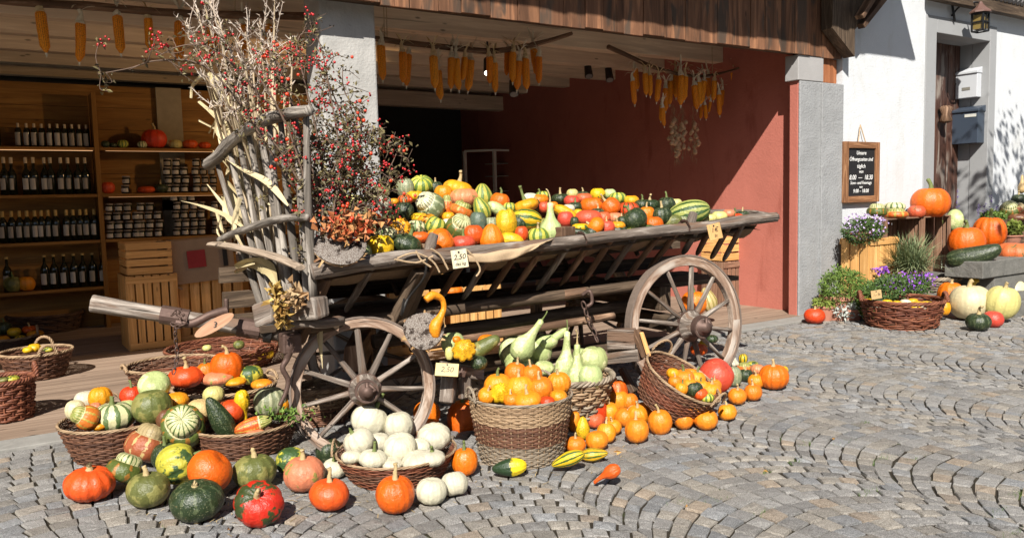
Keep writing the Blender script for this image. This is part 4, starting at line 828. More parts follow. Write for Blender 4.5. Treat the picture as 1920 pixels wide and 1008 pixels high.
# ---- on the ground in front
GRD = [(170, 906, 47, 31, 'RO', dict(ribs=12, rd=.08, stem=.4), 'flat, at the far left end of the ground row'), (276, 917, 40, 33, 'OG', dict(stem=.7, rd=.02), 'on the cobbles below the left baskets'), (367, 938, 48, 37, 'DG', dict(lean=.2, stem=.3), 'on the cobbles in the front left'), (395, 883, 41, 37, 'O', dict(roll=.7, lean=.3, stem=False, ribs=0), 'smooth, leaning on the cobbles below the left baskets'),
 (483, 944, 46, 40, 'RP', dict(lean=.75, stem=.7, rd=.05), 'turned to the viewer in the front row'), (478, 882, 40, 32, 'OG', dict(stem=.7, rd=.07), 'ribbed, with tan stem, before the left baskets'), (569, 887, 40, 33, 'S', dict(stem=.7, ribs=11), 'beside the front wheel basket'), (619, 926, 38, 29, 'RO', dict(stem=1.1, ribs=0, stemc='t'), 'smooth with tan stem, in the front row'),
 (742, 926, 38, 35, 'O', dict(stem=1.2, ribs=13, rd=.04, stemc='t'), 'with thick stem before the white pumpkin basket'), (809, 920, 30, 26, 'W', dict(), 'on the cobbles, left of its twin'), (853, 906, 26, 24, 'W', dict(), 'on the cobbles, right of its twin'), (871, 865, 24, 27, 'O', dict(stem=1.3, stemc='g'), 'between white basket and tall basket'),
 (545, 863, 28, 25, 'GP', dict(stem=False), 'behind the salmon one before the wheel'), (617, 845, 25, 24, 'DG', dict(stem=False), 'at the foot of the front wheel'), (626, 877, 24, 19, 'W', dict(stem=1.3, stemc='g'), 'with green stem left of the white basket'), (333, 868, 39, 38, 'GP', dict(roll=1.15, lean=.3, stem=.6, rd=.07, ribs=12), 'lying on its side below the left baskets'),
 (235, 877, 36, 28, 'TG', dict(roll=.5, lean=-.2), 'tipped on the cobbles below the left basket'), (310, 855, 26, 26, 'DG', dict(), 'in shade behind the tipped turban squash')]
for (x, y, rx, ry, k, kw, wh) in GRD: veg(x, y, rx, ry, k, wh, 't' if k[0] == 'T' and len(k) == 2 and k != 'TS' else 'r', **kw)
# row of small orange pumpkins at the right and friends
ROW = [(1193, 806, 22, 23, 'OS', 1.), (1237, 791, 21, 22, 'OS', 1.1), (1282, 785, 19, 19, 'OS', 1.3), (1324, 785, 22, 19, 'OS', .9), (1364, 772, 17, 16, 'OS', 1.), (1382, 742, 17, 15, 'OS', 1.2), (1412, 735, 16, 16, 'OS', 1.2), (1418, 714, 15, 14, 'OS', 1.), (1196, 779, 19, 20, 'OS', 1.), (1209, 772, 16, 18, 'OS', 1.), (1170, 781, 18, 17, 'OS', 1.2), (1141, 772, 19, 19, 'OS', .8), (1245, 780, 18, 17, 'OS', 0), (1136, 811, 17, 18, 'OS', 1.2), (1118, 825, 21, 18, 'OS', 0), (1080, 833, 18, 15, 'OS', 1.), (1160, 750, 19, 18, 'OS', .8), (1116, 787, 17, 14, 'R', .8), (1078, 790, 10, 20, 'OS', 0), (1108, 758, 20, 17, 'R', 0)]
for (x, y, rx, ry, k, st) in ROW + [(1100, 745, 17, 16, 'OS', 0), (1150, 800, 15, 14, 'OS', 1.), (1225, 768, 16, 15, 'OS', 1.1), (1262, 772, 15, 14, 'OS', 1.), (1180, 752, 16, 15, 'OS', 0), (1302, 776, 15, 14, 'OS', 1.)]: veg(x, y, rx * 1.06, ry * 1.06, k, 'in the loose row right of the tall basket', stem=st or False, ribs=12, rd=.03, group='small pumpkins on the cobbles between the wheels', word='small ' if rx < 22 else 'mid-sized ', stemc='t')
veg(1156, 737, 20, 28, 'O', 'standing behind the small row under the cart', word='larger ', stem=.5); veg(1450, 706, 27, 24, 'O', 'at the right end of the ground row', stem=.8, ribs=14, rd=.06, word='ribbed '); veg(1343, 706, 34, 33, 'R', 'leaning behind the tilted basket', roll=.8, lean=.2, word='large ', ribs=8, rd=.03)
for (x, y, rx, ry, k, shp, wh) in [(1371, 681, 15, 12, 'W', 'f', 'right of the rear wheel'), (1376, 705, 15, 20, 'GG', 'r', 'right of the large red one'), (1398, 703, 14, 12, 'DG', 'r', 'right of the rear wheel'), (1396, 688, 15, 9, 'TO', 't', 'right of the rear wheel'), (1411, 684, 11, 8, 'GP', 'r', 'right of the rear wheel'), (1366, 665, 9, 12, 'R', 'r', 'behind the rear wheel rim'), (1421, 692, 13, 10, 'S', 'r', 'left of the ribbed orange pumpkin'), (1469, 695, 9, 10, 'Y', 'r', 'behind the ribbed orange pumpkin'), (1393, 672, 9, 10, 'YG', 'r', 'right of the rear wheel'), (1093, 802, 14, 22, 'YW', 'p', 'beside the tall basket')]: veg(x, y, rx, ry, k, wh, shp)
veg(1065, 861, 15, 33, 'YG', 'pointing left before the tall basket', 'p', roll=-1.95); veg(1114, 851, 14, 26, 'YG', 'pointing right before the tall basket', 'p', roll=1.45); veg(955, 875, 18, 33, 'BK', 'lying before the tall basket', 'p', roll=-1.65); veg(1136, 888, 14, 30, 'OR', 'lying alone on the cobbles', 'n', roll=-2.05, lean=.2, bend=.5)
for (x, y, rx, ry, k, wh) in [(868, 785, 32, 38, 'O', 'in shade behind the tall basket'), (800, 775, 26, 26, 'O', 'behind the front wheel'), (1110, 770, 30, 34, 'OR', 'in shade under the pale gourds'), (1300, 568, 24, 24, 'O', 'behind the rear wheel'), (1310, 655, 16, 12, 'OR', 'low behind the rear wheel')]:
    veg(x, y, rx, ry, k, wh, Y={868: 4.85, 800: 4.9, 1110: 4.35, 1300: 6.9, 1310: 5.3}[x], word='dark ' if k == 'OR' else '')
veg(1328, 562, 17, 24, 'TS', 'behind the rear wheel on the deck', 'p', Y=6.8, roll=-.3); veg(1319, 645, 9, 9, 'Y', 'behind the rear wheel', Y=5.3); veg(1335, 635, 12, 8, 'DG', 'behind the rear wheel', Y=5.3)
for (x, y, r0, k) in [(1370, 567, 6, 'DG'), (1392, 566, 7, 'YO'), (1406, 568, 5, 'W')]: veg(x, y, r0, r0, k, 'on the deck by the red wall', word='tiny ')
veg(1528, 592, 19, 15, 'RO', 'beside the terracotta pot', stem=.5, ribs=0)
# ---- baskets
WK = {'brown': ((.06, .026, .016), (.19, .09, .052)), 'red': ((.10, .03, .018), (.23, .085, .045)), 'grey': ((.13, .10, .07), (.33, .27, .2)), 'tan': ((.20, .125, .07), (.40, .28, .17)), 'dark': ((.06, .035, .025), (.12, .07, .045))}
def wk(c): return leafm('willow_' + c, *WK[c], rough=.55)
def basket(label, C, r0, r1, h, cols=('brown',), rim='tan', rows=13, nst=26, th=None, tilt=None, handles=(), hh=.09, hw=.5, name='wicker_basket', grp='wicker baskets', rough=1., hcol=None, el=1.):
    """C centre of the base, r0 base radius, r1 rim radius, h height; cols from bottom to top"""
    T = thing(name, label, 'basket', C, grp)
    if tilt is not None: T.rotation_euler = tilt
    th = th or h / rows * .56; C0 = np.zeros(3); T['_o'] = [0., 0., 0.]
    def rad(q): return r0 + (r1 - r0) * (q ** .8)
    per = rows / len(cols); mats = [wk(c) for c in cols]; mb = MB(); ns = nst * 4
    for k in range(rows):
        q = (k + .5) / rows; z = h * q; mb.m = min(int(k / per), len(cols) - 1); a = np.linspace(0, 2 * math.pi, ns + 1)[:-1]
        for sub in range(2):
            ph = (k + sub) % 2 * math.pi; wv = rad(q) + th * .55 * np.sin(a * nst / 2 + ph); zz_ = z + (sub - .5) * h / rows * .5 + th * .25 * rough * np.sin(a * 3 + k * 1.7 + sub) + rng.normal(0, th * .08 * rough, ns)
            P = np.stack([wv * np.cos(a), wv * np.sin(a) * el, zz_], 1); P = np.vstack([P, P[:1]]); tube(mb, P, th * .52, 4, caps=False, jit=.05)
    mb.build('wicker_wall', mats, T, smooth=True, local=True)
    mb = MB()
    for k in range(nst):
        a = (k + .5) * 2 * math.pi / nst; tube(mb, [(rad(q) * math.cos(a), rad(q) * math.sin(a) * el, h * q) for q in (0, .35, .7, 1)], th * .42, 5)
    mb.build('stakes', wk(cols[-1]), T, local=True)
    mb = MB(); n = 90; a = np.linspace(0, 2 * math.pi, n + 1)
    for s in range(4):
        ph = s * math.pi / 2; P = np.stack([(r1 + th * .75 * np.cos(a * 13 + ph)) * np.cos(a), (r1 + th * .75 * np.cos(a * 13 + ph)) * np.sin(a) * el, h + th * .3 + th * .75 * np.sin(a * 13 + ph)], 1); tube(mb, P, th * .5, 5, caps=False)
    mb.build('rim', wk(rim), T, smooth=True, local=True)
    mb = MB(); lathe(mb, C0 + V3(0, 0, .0), [(.001, .0), (r0 * .99, .0), (r0 * .97, .012), (.001, .012)], 28); mb.v[-1][:, 1] *= el; mb.build('base', wk('dark'), T, local=True)
    for ha in handles:
        mb = MB(); t_ = np.linspace(0, math.pi, 22); cx, sx_ = math.cos(ha), math.sin(ha)
        ctr = V3(cx * r1, sx_ * r1 * el, h); tg = V3(-sx_, cx, 0); W_ = r1 * hw * .5; path = np.array([ctr + tg * math.cos(t) * W_ + V3(cx * .012, sx_ * .012, math.sin(t) * hh) for t in t_])
        for s in range(3):
            ph = s * 2.094; P = []
            for i, p in enumerate(path):
                tt_ = unit(path[min(i + 1, 21)] - path[max(i - 1, 0)]); o1 = V3(cx, sx_, 0); o2 = np.cross(tt_, o1); P.append(p + (o1 * math.cos(i * 1.1 + ph) + o2 * math.sin(i * 1.1 + ph)) * th * .62)
            tube(mb, smoothp(P, 2), th * .55, 5)
        mb.build('handle', wk(hcol or rim), T, smooth=True, local=True)
    T['_o'] = [float(v) for v in C]; return T
BK = {}
def pbasket(key, label, cx, by, rx, rb, cy, **kw):
    """cx: centre column, by: lowest front edge, rx/rb: half widths of rim and base, cy: centre row of the rim, all in photo pixels"""
    z0 = kw.pop('z0', 0.); g_ = G(cx, by, z0); dep = proj(g_)[2]; r0 = rb * dep / FOC; dd = unit(V3(g_[0], g_[1], 0)); C = g_ + dd * r0; dist = math.hypot(C[0], C[1]); top = PD(cx, cy, dist); h = top[2] - z0
    r1 = rx * proj(top)[2] / FOC; T = basket(label, C, r0, r1, h, **kw); BK[key] = (C, r1, h, dist, cx, cy, rx, dd); return T
def inb(key, items, where, group=None):
    C, r1, h, dist, cx, cy, rx, dd = BK[key]
    for it in items:
        (x, y, a, b, k) = it[:5]; a, b = a * 1.08, b * 1.08; shp = it[5] if len(it) > 5 else 'r'; kw = dict(it[6]) if len(it) > 6 else {}
        hz = abs(math.cos(kw.get('roll', 0))) * b + abs(math.sin(kw.get('roll', 0))) * a
        ryp = rx * .27; q = (y + hz * .55 - cy) / ryp; q = max(-1, min(.8, q)) ; q = kw.pop('q', q)
        ds = dist - q * r1 * .8 ; wh = kw.pop('wh', where); veg(x, y, a, b, k, wh, shp, dist=ds, group=group, **kw)
pbasket('A', 'brown wicker basket with two handles at the far left of the ground display', 222, 871, 95, 70, 784, cols=('brown', 'brown', 'brown'), rows=15, nst=34, handles=(R_(95), R_(-20)), hh=.11, rim='tan', hw=.75)
pbasket('B', 'brown wicker basket left of the front wheel, handle at its right', 462, 862, 97, 80, 789, cols=('brown',), rows=12, nst=34, handles=(R_(-5), R_(140)), hh=.1, rim='tan', hw=.7)
pbasket('W', 'brown wicker basket full of white pumpkins before the front wheel', 746, 918, 111, 88, 842, cols=('red', 'brown', 'red'), rows=12, nst=38, handles=(R_(150),), hh=.07, hw=.5, rim='tan')
pbasket('T', 'tall two-tone wicker basket of orange pumpkins at the display centre', 979, 880, 96, 80, 738, cols=('grey', 'grey', 'brown', 'brown', 'tan', 'tan'), rows=27, nst=44, handles=(R_(170), R_(30)), hh=.08, hw=.5, rim='grey')
pbasket('P', 'grey wicker basket of pale green bottle gourds behind the tall basket', 1066, 805, 84, 58, 704, cols=('grey', 'tan'), rows=9, nst=28, handles=(R_(175),), rim='grey', hh=.06)
pbasket('C', 'shallow dark wicker basket holding salmon and orange pumpkins', 425, 790, 92, 80, 722, cols=('brown',), rows=9, nst=28, handles=(R_(10),), rim='tan', hh=.06)
pbasket('D', 'empty round wicker basket behind the left display, handle at its left', 330, 738, 84, 62, 682, cols=('red', 'brown'), rows=9, nst=28, handles=(R_(185),), rim='tan', hh=.05, z0=.02)
pbasket('E', 'wide reddish wicker basket under the cart tongue', 422, 700, 102, 84, 650, cols=('red',), rows=7, nst=28, handles=(R_(-60),), rim='red', hh=.06, z0=.02)
pbasket('F', 'tan-rimmed wicker basket with two handles on the deck at left', 72, 713, 60, 44, 658, cols=('brown',), rows=10, nst=26, handles=(R_(-75), R_(75)), rim='tan', hh=.09, z0=.03)
pbasket('G', 'reddish wicker basket cut by the left photo edge, nearest on the deck', 10, 793, 52, 46, 712, cols=('red',), rows=9, nst=22, handles=(R_(5),), rim='red', hh=.1, z0=.03)
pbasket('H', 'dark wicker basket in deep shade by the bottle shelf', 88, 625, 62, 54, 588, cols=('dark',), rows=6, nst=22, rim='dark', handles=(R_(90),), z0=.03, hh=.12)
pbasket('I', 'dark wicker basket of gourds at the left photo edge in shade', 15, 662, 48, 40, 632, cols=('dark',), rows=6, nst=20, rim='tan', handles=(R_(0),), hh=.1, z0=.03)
pbasket('R', 'wide round dark brown wicker basket before the white house', 1690, 619, 71, 60, 562, cols=('red',), rows=8, nst=24, handles=(R_(130), R_(-50)), hh=.09, hw=.6, rim='red', rough=2.)
pbasket('J', 'small brown wicker basket standing behind the front wheel', 605, 800, 50, 45, 724, cols=('brown', 'tan'), rows=10, nst=22, rim='tan', z0=.0)
d_ = ray(1283, 705); fw = unit(V3(d_[0], d_[1], 0)); rt = V3(fw[1], -fw[0], 0); TN = unit(rt * .5 + V3(0, 0, .84) - fw * .17); TH, TR0, TR1 = .25, .21, .285
for TDs in np.arange(5.2, 7.5, .01):
    TP = PD(1281, 707, TDs); TC = TP - TN * TH
    if TC[2] - TR0 * math.sqrt(1 - TN[2] ** 2) < .012: break
T = basket('tilted brown wicker basket spilling small orange pumpkins by the rear wheel', TC, TR0, TR1, TH, cols=('brown', 'red', 'brown'), rows=17, nst=38, handles=(R_(-100), R_(60)), hh=.1, rim='tan', hw=.6)
T.rotation_euler = Vector(TN).to_track_quat('Z', 'Y').to_euler()
wd = 'in the basket of white pumpkins'
inb('W', [(693, 788, 33, 28, 'W', 'r', dict(roll=.5, lean=-.2, stem=1.3, stemc='g')), (747, 798, 27, 25, 'W'), (672, 829, 27, 24, 'W', 'r', dict(roll=-.5, stem=.6)), (750, 838, 30, 26, 'W', 'r', dict(lean=.3)), (813, 819, 29, 23, 'W', 'r', dict(lean=.4)), (700, 860, 26, 17, 'W', 'r', dict(stem=1.2, stemc='g')), (780, 862, 28, 14, 'W'), (734, 868, 20, 10, 'W'), (712, 828, 20, 16, 'W'), (790, 838, 18, 16, 'W'), (810, 858, 24, 14, 'W', 'r', dict(stem=1., stemc='g')), (660, 856, 18, 12, 'W')], wd, 'white pumpkins in the basket')
wd = 'in the tall wicker basket'
inb('T', [(933, 724, 24, 24, 'OS'), (938, 736, 19, 24, 'YW', 'f', dict(lean=.9)), (974, 728, 25, 24, 'OS', 'r', dict(stem=1.)), (1014, 728, 22, 22, 'OS', 'r', dict(stem=1.)), (967, 699, 20, 19, 'OS', 'r', dict(stem=1.)), (998, 702, 18, 18, 'OS', 'r', dict(stem=1.)), (1047, 718, 21, 19, 'OS', 'r', dict(ribs=12, rd=.09, stem=.6)), (990, 750, 24, 15, 'OS'), (958, 750, 14, 12, 'OS'), (1048, 743, 16, 12, 'YO'), (1025, 752, 14, 9, 'OR'), (913, 742, 16, 14, 'OS')], wd, 'pumpkins in the tall basket')
wd = 'in the grey basket behind the tall one'
inb('P', [(966, 658, 29, 28, 'PG', 'r'), (1013, 658, 21, 23, 'PG'), (1022, 640, 22, 14, 'PG'), (1062, 672, 20, 50, 'PG', 'g', dict(roll=.05, stem=1.6)), (1082, 690, 20, 44, 'PG', 'g', dict(roll=.02, stem=2.)), (1107, 707, 22, 24, 'PG'), (1114, 674, 26, 24, 'PG', 'r', dict(rd=.0)), (975, 684, 25, 14, 'PG', 'r', dict(stem=1.)), (1018, 690, 19, 13, 'PG'), (1088, 665, 14, 12, 'PG'), (1042, 632, 8, 26, 'PG', 'e', dict(roll=.95, word='slim '))], wd, 'pale gourds behind the tall basket')
veg(991, 636, 23, 46, 'PG', '', 'g', dist=BK['P'][3] - .05, roll=.62, stem=1.3, label='pale green bottle gourd with its neck pointing up right, leftmost of the pale gourds', cat='gourd')
inb('A', [(140, 768, 17, 18, 'C'), (160, 750, 19, 18, 'W'), (160, 781, 22, 35, 'TO', 't', dict(roll=-1.0, lean=.2)), (188, 745, 20, 20, 'YO', 'r', dict(rd=.08, q=-.6)), (212, 781, 35, 26, 'WG', 'r', dict(ribs=10, rd=.05, stem=.6)), (247, 742, 19, 18, 'RO', 'r', dict(q=-.9)), (238, 764, 16, 14, 'PG'), (186, 798, 14, 8, 'YO'), (180, 770, 12, 16, 'S')], 'in the far left wicker basket')
inb('B', [(285, 762, 33, 30, 'OG', 'r', dict(q=-.1, stem=False, ribs=14, rd=.02)), (290, 722, 28, 20, 'PG', 'r', dict(q=-1, lean=.5, rd=.06)), (330, 750, 22, 14, 'YO', 'r', dict(q=-.8)), (341, 795, 39, 36, 'TG', 't', dict(lean=1.0, q=.5, wh='turned to the viewer between the two left baskets')), (412, 785, 20, 44, 'DG', 'p', dict(roll=-.42, q=.5, wh='long and leaning in the basket left of the wheel')), (435, 770, 24, 21, 'OR'), (457, 765, 14, 34, 'Y', 'n', dict(roll=3.05, q=-.2)), (475, 797, 14, 33, 'TO', 'e', dict(roll=1.35, q=.6)), (376, 768, 22, 20, 'T', 'r', dict(q=-.2)), (400, 740, 18, 16, 'PY', 'r', dict(q=-.9)), (505, 752, 28, 26, 'GG', 'r', dict(rd=.08, q=-.5)), (525, 760, 16, 16, 'YO', 'r', dict(q=-.5)), (480, 815, 18, 10, 'S'), (315, 785, 20, 20, 'B', 'r', dict(q=.2))], 'in the basket left of the front wheel')
veg(276, 829, 40, 36, 'TB', 'leaning against the far left basket', 't', dist=BK['A'][3] - .36, roll=.5, lean=-.1)
inb('C', [(350, 706, 29, 19, 'RO'), (427, 686, 28, 26, 'O', 'r', dict(q=-.4)), (385, 698, 16, 18, 'O'), (410, 709, 27, 13, 'S'), (470, 702, 22, 17, 'GP'), (440, 715, 20, 8, 'YO'), (490, 720, 18, 9, 'YO')], 'in the shallow dark basket')
inb('E', [(480, 668, 11, 8, 'Y'), (503, 662, 10, 9, 'Y'), (388, 652, 8, 6, 'PY'), (448, 646, 10, 8, 'OG')], 'in the reddish basket under the tongue')
inb('F', [(65, 652, 11, 8, 'Y'), (52, 656, 9, 6, 'Y'), (92, 655, 8, 5, 'GP'), (78, 654, 7, 5, 'PY')], 'in the two-handled basket on the deck'); inb('G', [(24, 710, 12, 6, 'GP'), (5, 712, 10, 5, 'OG')], 'in the nearest reddish basket on the deck')
inb('I', [(55, 618, 12, 7, 'O'), (66, 626, 13, 7, 'YO'), (26, 622, 11, 8, 'Y'), (8, 615, 12, 12, 'DG'), (5, 638, 12, 9, 'YO'), (38, 634, 10, 6, 'YG')], 'in the shaded basket at the left edge')
RR = [(x, y, 7 + (i % 3), 5 + (i % 2), ['Y', 'W', 'DG', 'YD', 'Y', 'W', 'Y'][i % 7]) for i, (x, y) in enumerate([(1628, 566), (1640, 572), (1650, 566), (1655, 576), (1664, 568), (1672, 576), (1682, 570), (1690, 577), (1697, 568), (1706, 575), (1712, 566), (1722, 572), (1730, 576), (1716, 579), (1738, 571), (1645, 579), (1666, 580), (1700, 581)])]
inb('R', [(x, y - 1, a + 1, b + 1, k, 'r', {'q': max(-.5, min(.6, (y - 570) / 14))}) for x, y, a, b, k in RR], 'in the wide round basket', 'small gourds in the round basket')
for (x, y, a, b, k) in [(1282, 709, 17, 16, 'OS'), (1307, 711, 14, 13, 'OS'), (1332, 733, 17, 16, 'OS'), (1266, 715, 11, 10, 'OS'), (1301, 729, 15, 13, 'DG'), (1325, 745, 12, 8, 'GY'), (1293, 722, 13, 12, 'OS'), (1316, 724, 12, 11, 'OS'), (1313, 738, 12, 10, 'RO'), (1262, 700, 10, 9, 'YO'), (1340, 722, 11, 10, 'OS'), (1296, 700, 11, 10, 'OS'), (1278, 728, 11, 10, 'OS')]:
    a, b = a * 1.2, b * 1.2; d_ = ray(x, y); k_ = ((TP - TN * .05 - CC) @ TN) / (d_ @ TN); veg(x, y, a, b, k, 'in the tilted basket', P=CC + d_ * k_, R=(a * k_, b * k_), stem=True if k == 'OS' and a > 12 else False, group='pumpkins in the tilted basket', word='')
# squashes resting on the beam between the wheels
for (x, y, a, b, k, shp, kw, Yv) in [(870, 655, 23, 22, 'YW', 'f', dict(lean=.9), 4.2), (905, 650, 15, 36, 'OG', 'z', dict(roll=1.05), 4.3), (897, 680, 16, 14, 'DG', 'r', dict(stem=False), 4.2), (912, 640, 18, 14, 'O', 'r', dict(stem=False), 4.45), (850, 643, 22, 22, 'PG', 'r', {}, 4.5), (856, 636, 8, 7, 'O', 'r', dict(stem=False), 4.25), (842, 662, 8, 14, 'PY', 'r', {}, 4.3)]: veg(x, y, a, b, k, 'on the beam between the wheels', shp, Y=Yv, **kw)
# a curved gourd hanging from the rung
mb = MB(); P = smoothp([PY(x, y, 4.3) for x, y in [(798, 562), (812, 553), (828, 560), (832, 578), (824, 597), (816, 612), (817, 632)]], 5); V0 = len(P); tube(mb, P, [.02, .026, .021, .017, .017, .022, .034, .038, .022], 12, jit=.03)
o = mb.build('gourd', SK['YO'][0], origin=P[-1], smooth=True); tag(o, 'swan-necked golden gourd hanging from a cart rung', 'gourd')
# ------------------------------------------------------------------ right-hand display
def crate(name_lab, c, s, m, slats_x=5, opened=None, rows=None, grp='wooden crates', Rz=0.):
    """slatted crate: c base centre, s sizes; vertical slats on the long faces unless rows is given; opened: 'front' leaves the front open"""
    T = thing('wooden_crate', name_lab, 'crate', c, grp); T.rotation_euler = (0, 0, Rz); T['_o'] = [0., 0., 0.]; w_, d_, h_ = s; th = .016
    def part(nm, L, bev=.002):
        mb = MB()
        for (cc, ss) in L: box(mb, cc, ss)
        mb.build(nm, m, T, local=True, bevel=bev)
    for sx in (-1, 1):
        for sy in (-1, 1): part('corner_post', [((sx * (w_ / 2 - .02), sy * (d_ / 2 - .02), h_ / 2), (.035, .035, h_ - .01))])
    for sy in (-1, 1):
        if opened == 'front' and sy == -1: continue
        if rows: part('side_slats', [((0, sy * d_ / 2, h_ * (k + .5) / rows), (w_, th, h_ / rows * .8)) for k in range(rows)])
        else:
            part('side_slats', [((-w_ / 2 + (k + .5) * w_ / slats_x, sy * d_ / 2, h_ / 2), (w_ / slats_x * .8, th, h_)) for k in range(slats_x)])
            for z in (.05, h_ - .05): part('rail', [((0, sy * (d_ / 2 + th * .95), z), (w_, th, .07 if not opened else .04))])
    ns = max(3, int(slats_x * d_ / w_))
    for sx in (-1, 1):
        if rows: part('end_slats', [((sx * w_ / 2, 0, h_ * (k + .5) / rows), (th, d_ - .02, h_ / rows * .8)) for k in range(rows)])
        else: part('end_slats', [((sx * w_ / 2, -d_ / 2 + (k + .5) * d_ / ns, h_ / 2), (th, d_ / ns * .86, h_)) for k in range(ns)])
    part('bottom', [((0, -d_ / 2 + (k + .5) * d_ / 4, .01), (w_ - .03, d_ / 4 * .9, th)) for k in range(4)])
    if opened: part('top', [((0, -d_ / 2 + (k + .5) * d_ / 4, h_ + .004), (w_, d_ / 4 * .94, th)) for k in range(4)])
    return T
a = PY(1577, 452, 6.0); b = PY(1632, 452, 6.0); crate('light wooden crate with vertical slats below the lilac aster', (PY(1577, 452, 6.4)[0] + .31, 6.2, 0), (.62, .4, a[2]), CRATEW, 6)
a = PY(1660, 412, 6.05); b = PY(1730, 410, 6.05); c_ = PY(1782, 412, 6.05)
crate('brown upturned crate, left of two under the turban squashes', ((a[0] + b[0]) / 2, 6.22, 0), (b[0] - a[0] - .01, .36, a[2]), CRATEB, 6, 'front')
crate('brown upturned crate, right of two under the giant pumpkin', ((c_[0] + b[0]) / 2 + .01, 6.22, 0), (c_[0] - b[0] - .01, .36, a[2]), CRATEB, 5, 'front')
ct = a[2] + .015
def ontop(x, y, rx, ry, k, wh, shp='r', yv=6.12, **kw): return veg(x, y, rx, ry, k, wh, shp, Y=yv, **kw)
ontop(1645, 394, 18, 13, 'TG', 'on the brown crates, leftmost', 't'); ontop(1678, 388, 19, 10, 'WG', 'on the brown crates behind its neighbours', yv=6.25); ontop(1681, 400, 21, 10, 'TO', 'on the brown crates, second from left', 't', yv=6.1); ontop(1719, 397, 17, 13, 'OP', 'on the brown crates, beside the giant pumpkin', yv=6.1)
ontop(1745, 380, 34, 30, 'O', 'on the crates', label='giant orange pumpkin with thick green stem on the right brown crate', stem=1., ribs=14, stemc='g')
ontop(1812, 454, 32, 31, 'O', 'x', yv=5.75, label='large round orange pumpkin behind the dark zucchini', ribs=16, stem=.8, stemc='g'); ontop(1857, 435, 29, 31, 'O', 'x', yv=5.95, label='tall ribbed orange pumpkin right of the round one by the doorway', ribs=12, rd=.09)
ontop(1826, 481, 19, 46, 'DG', 'x', 'z', yv=5.5, roll=1.4, label='huge dark green marrow lying on the stone step', cat='marrow', bend=-.5); ontop(1905, 474, 36, 21, 'OP', 'x', yv=5.5, label='orange pumpkin with green scars on the step at the right edge', rd=.07)
ontop(1790, 414, 16, 22, 'PG', 'x', 'e', yv=6.1, label='pale green oval squash behind the right brown crate'); ontop(1845, 474, 18, 8, 'Y', 'behind the dark marrow', yv=5.9)
ontop(1893, 391, 18, 15, 'TG', 'on the upper step, at the right edge', 't', yv=6.2, lean=.6); ontop(1913, 392, 16, 10, 'TB', 'at the right photo edge', 't', yv=6.1, roll=.9); ontop(1910, 375, 13, 12, 'DG', 'at the right photo edge, topmost', yv=6.3); ontop(1908, 408, 20, 9, 'B', 'on the plant shelf at the right edge', yv=6.1)
ontop(1916, 345, 8, 18, 'T', 'at the right photo edge', 'n', yv=6.3)
for (x, y, rx, ry, k, lab, kw) in [(1817, 566, 38, 34, 'C', 'large cream pumpkin with freckles, left of three pale ones', dict(stem=.6, ribs=8)), (1878, 567, 30, 33, 'PY', 'pale yellow pumpkin, middle of three pale ones by the steps', dict(stem=.6, roll=.2)), (1835, 603, 23, 17, 'DG', 'small ribbed dark green pumpkin before the cream pumpkins', dict(stem=1.5, rd=.08)), (1863, 598, 19, 16, 'R', 'smooth red pumpkin beside the small dark green one', {})]: veg(x, y, rx, ry, k, '', label=lab, **kw)
veg(1893, 551, 28, 30, 'C', '', Y=5.45, label='cream pumpkin standing furthest back of the three pale ones', stem=.6); veg(1784, 553, 24, 26, 'O', '', Y=5.5, label='orange pumpkin half hidden behind the large cream pumpkin', stem=.5); veg(1770, 577, 12, 15, 'YO', '', Y=5.2, label='golden squash beside the round brown basket')
veg(1827, 527, 14, 8, 'Y', '', Y=5.5, label='yellow gourd lying above the cream pumpkins', shape='n', roll=1.3); veg(1851, 537, 10, 8, 'Y', '', Y=5.45, label='small yellow gourd between the cream pumpkins')
veg(1787, 497, 13, 14, 'GG', 'in the grey twig basket'); veg(1800, 508, 12, 10, 'OG', 'in the grey twig basket')
# stone steps block
mb = MB(); a = PY(1836, 492, 5.3); b = PY(1836, 524, 5.3); box(mb, (a[0] + 2.05, 5.55, (a[2] + b[2]) / 2), (3.9, .5, a[2] - b[2])); struct(mb.build('upper_step', STONE, bevel=.012))
mb = MB(); box(mb, (a[0] + 2.4, 5.9, b[2] / 2), (3.9, 1.15, b[2] - .004)); struct(mb.build('middle_step', STONE, bevel=.012))
mb = MB(); q = PY(1880, 412, 6.1); box(mb, (q[0] + .5, 6.2, q[2] / 2), (1.1, .35, q[2])); tag(mb.build('plant_shelf', BRNW, origin=(q[0] + .5, 6.2, 0), bevel=.01), 'dark wooden shelf block at the right edge by the doorway', 'shelf')
# twig basket behind the round one
pbasket('Q', 'grey twig basket behind the round brown basket', 1745, 575, 48, 40, 520, cols=('grey',), rows=8, nst=22, rim='grey', rough=2.5)
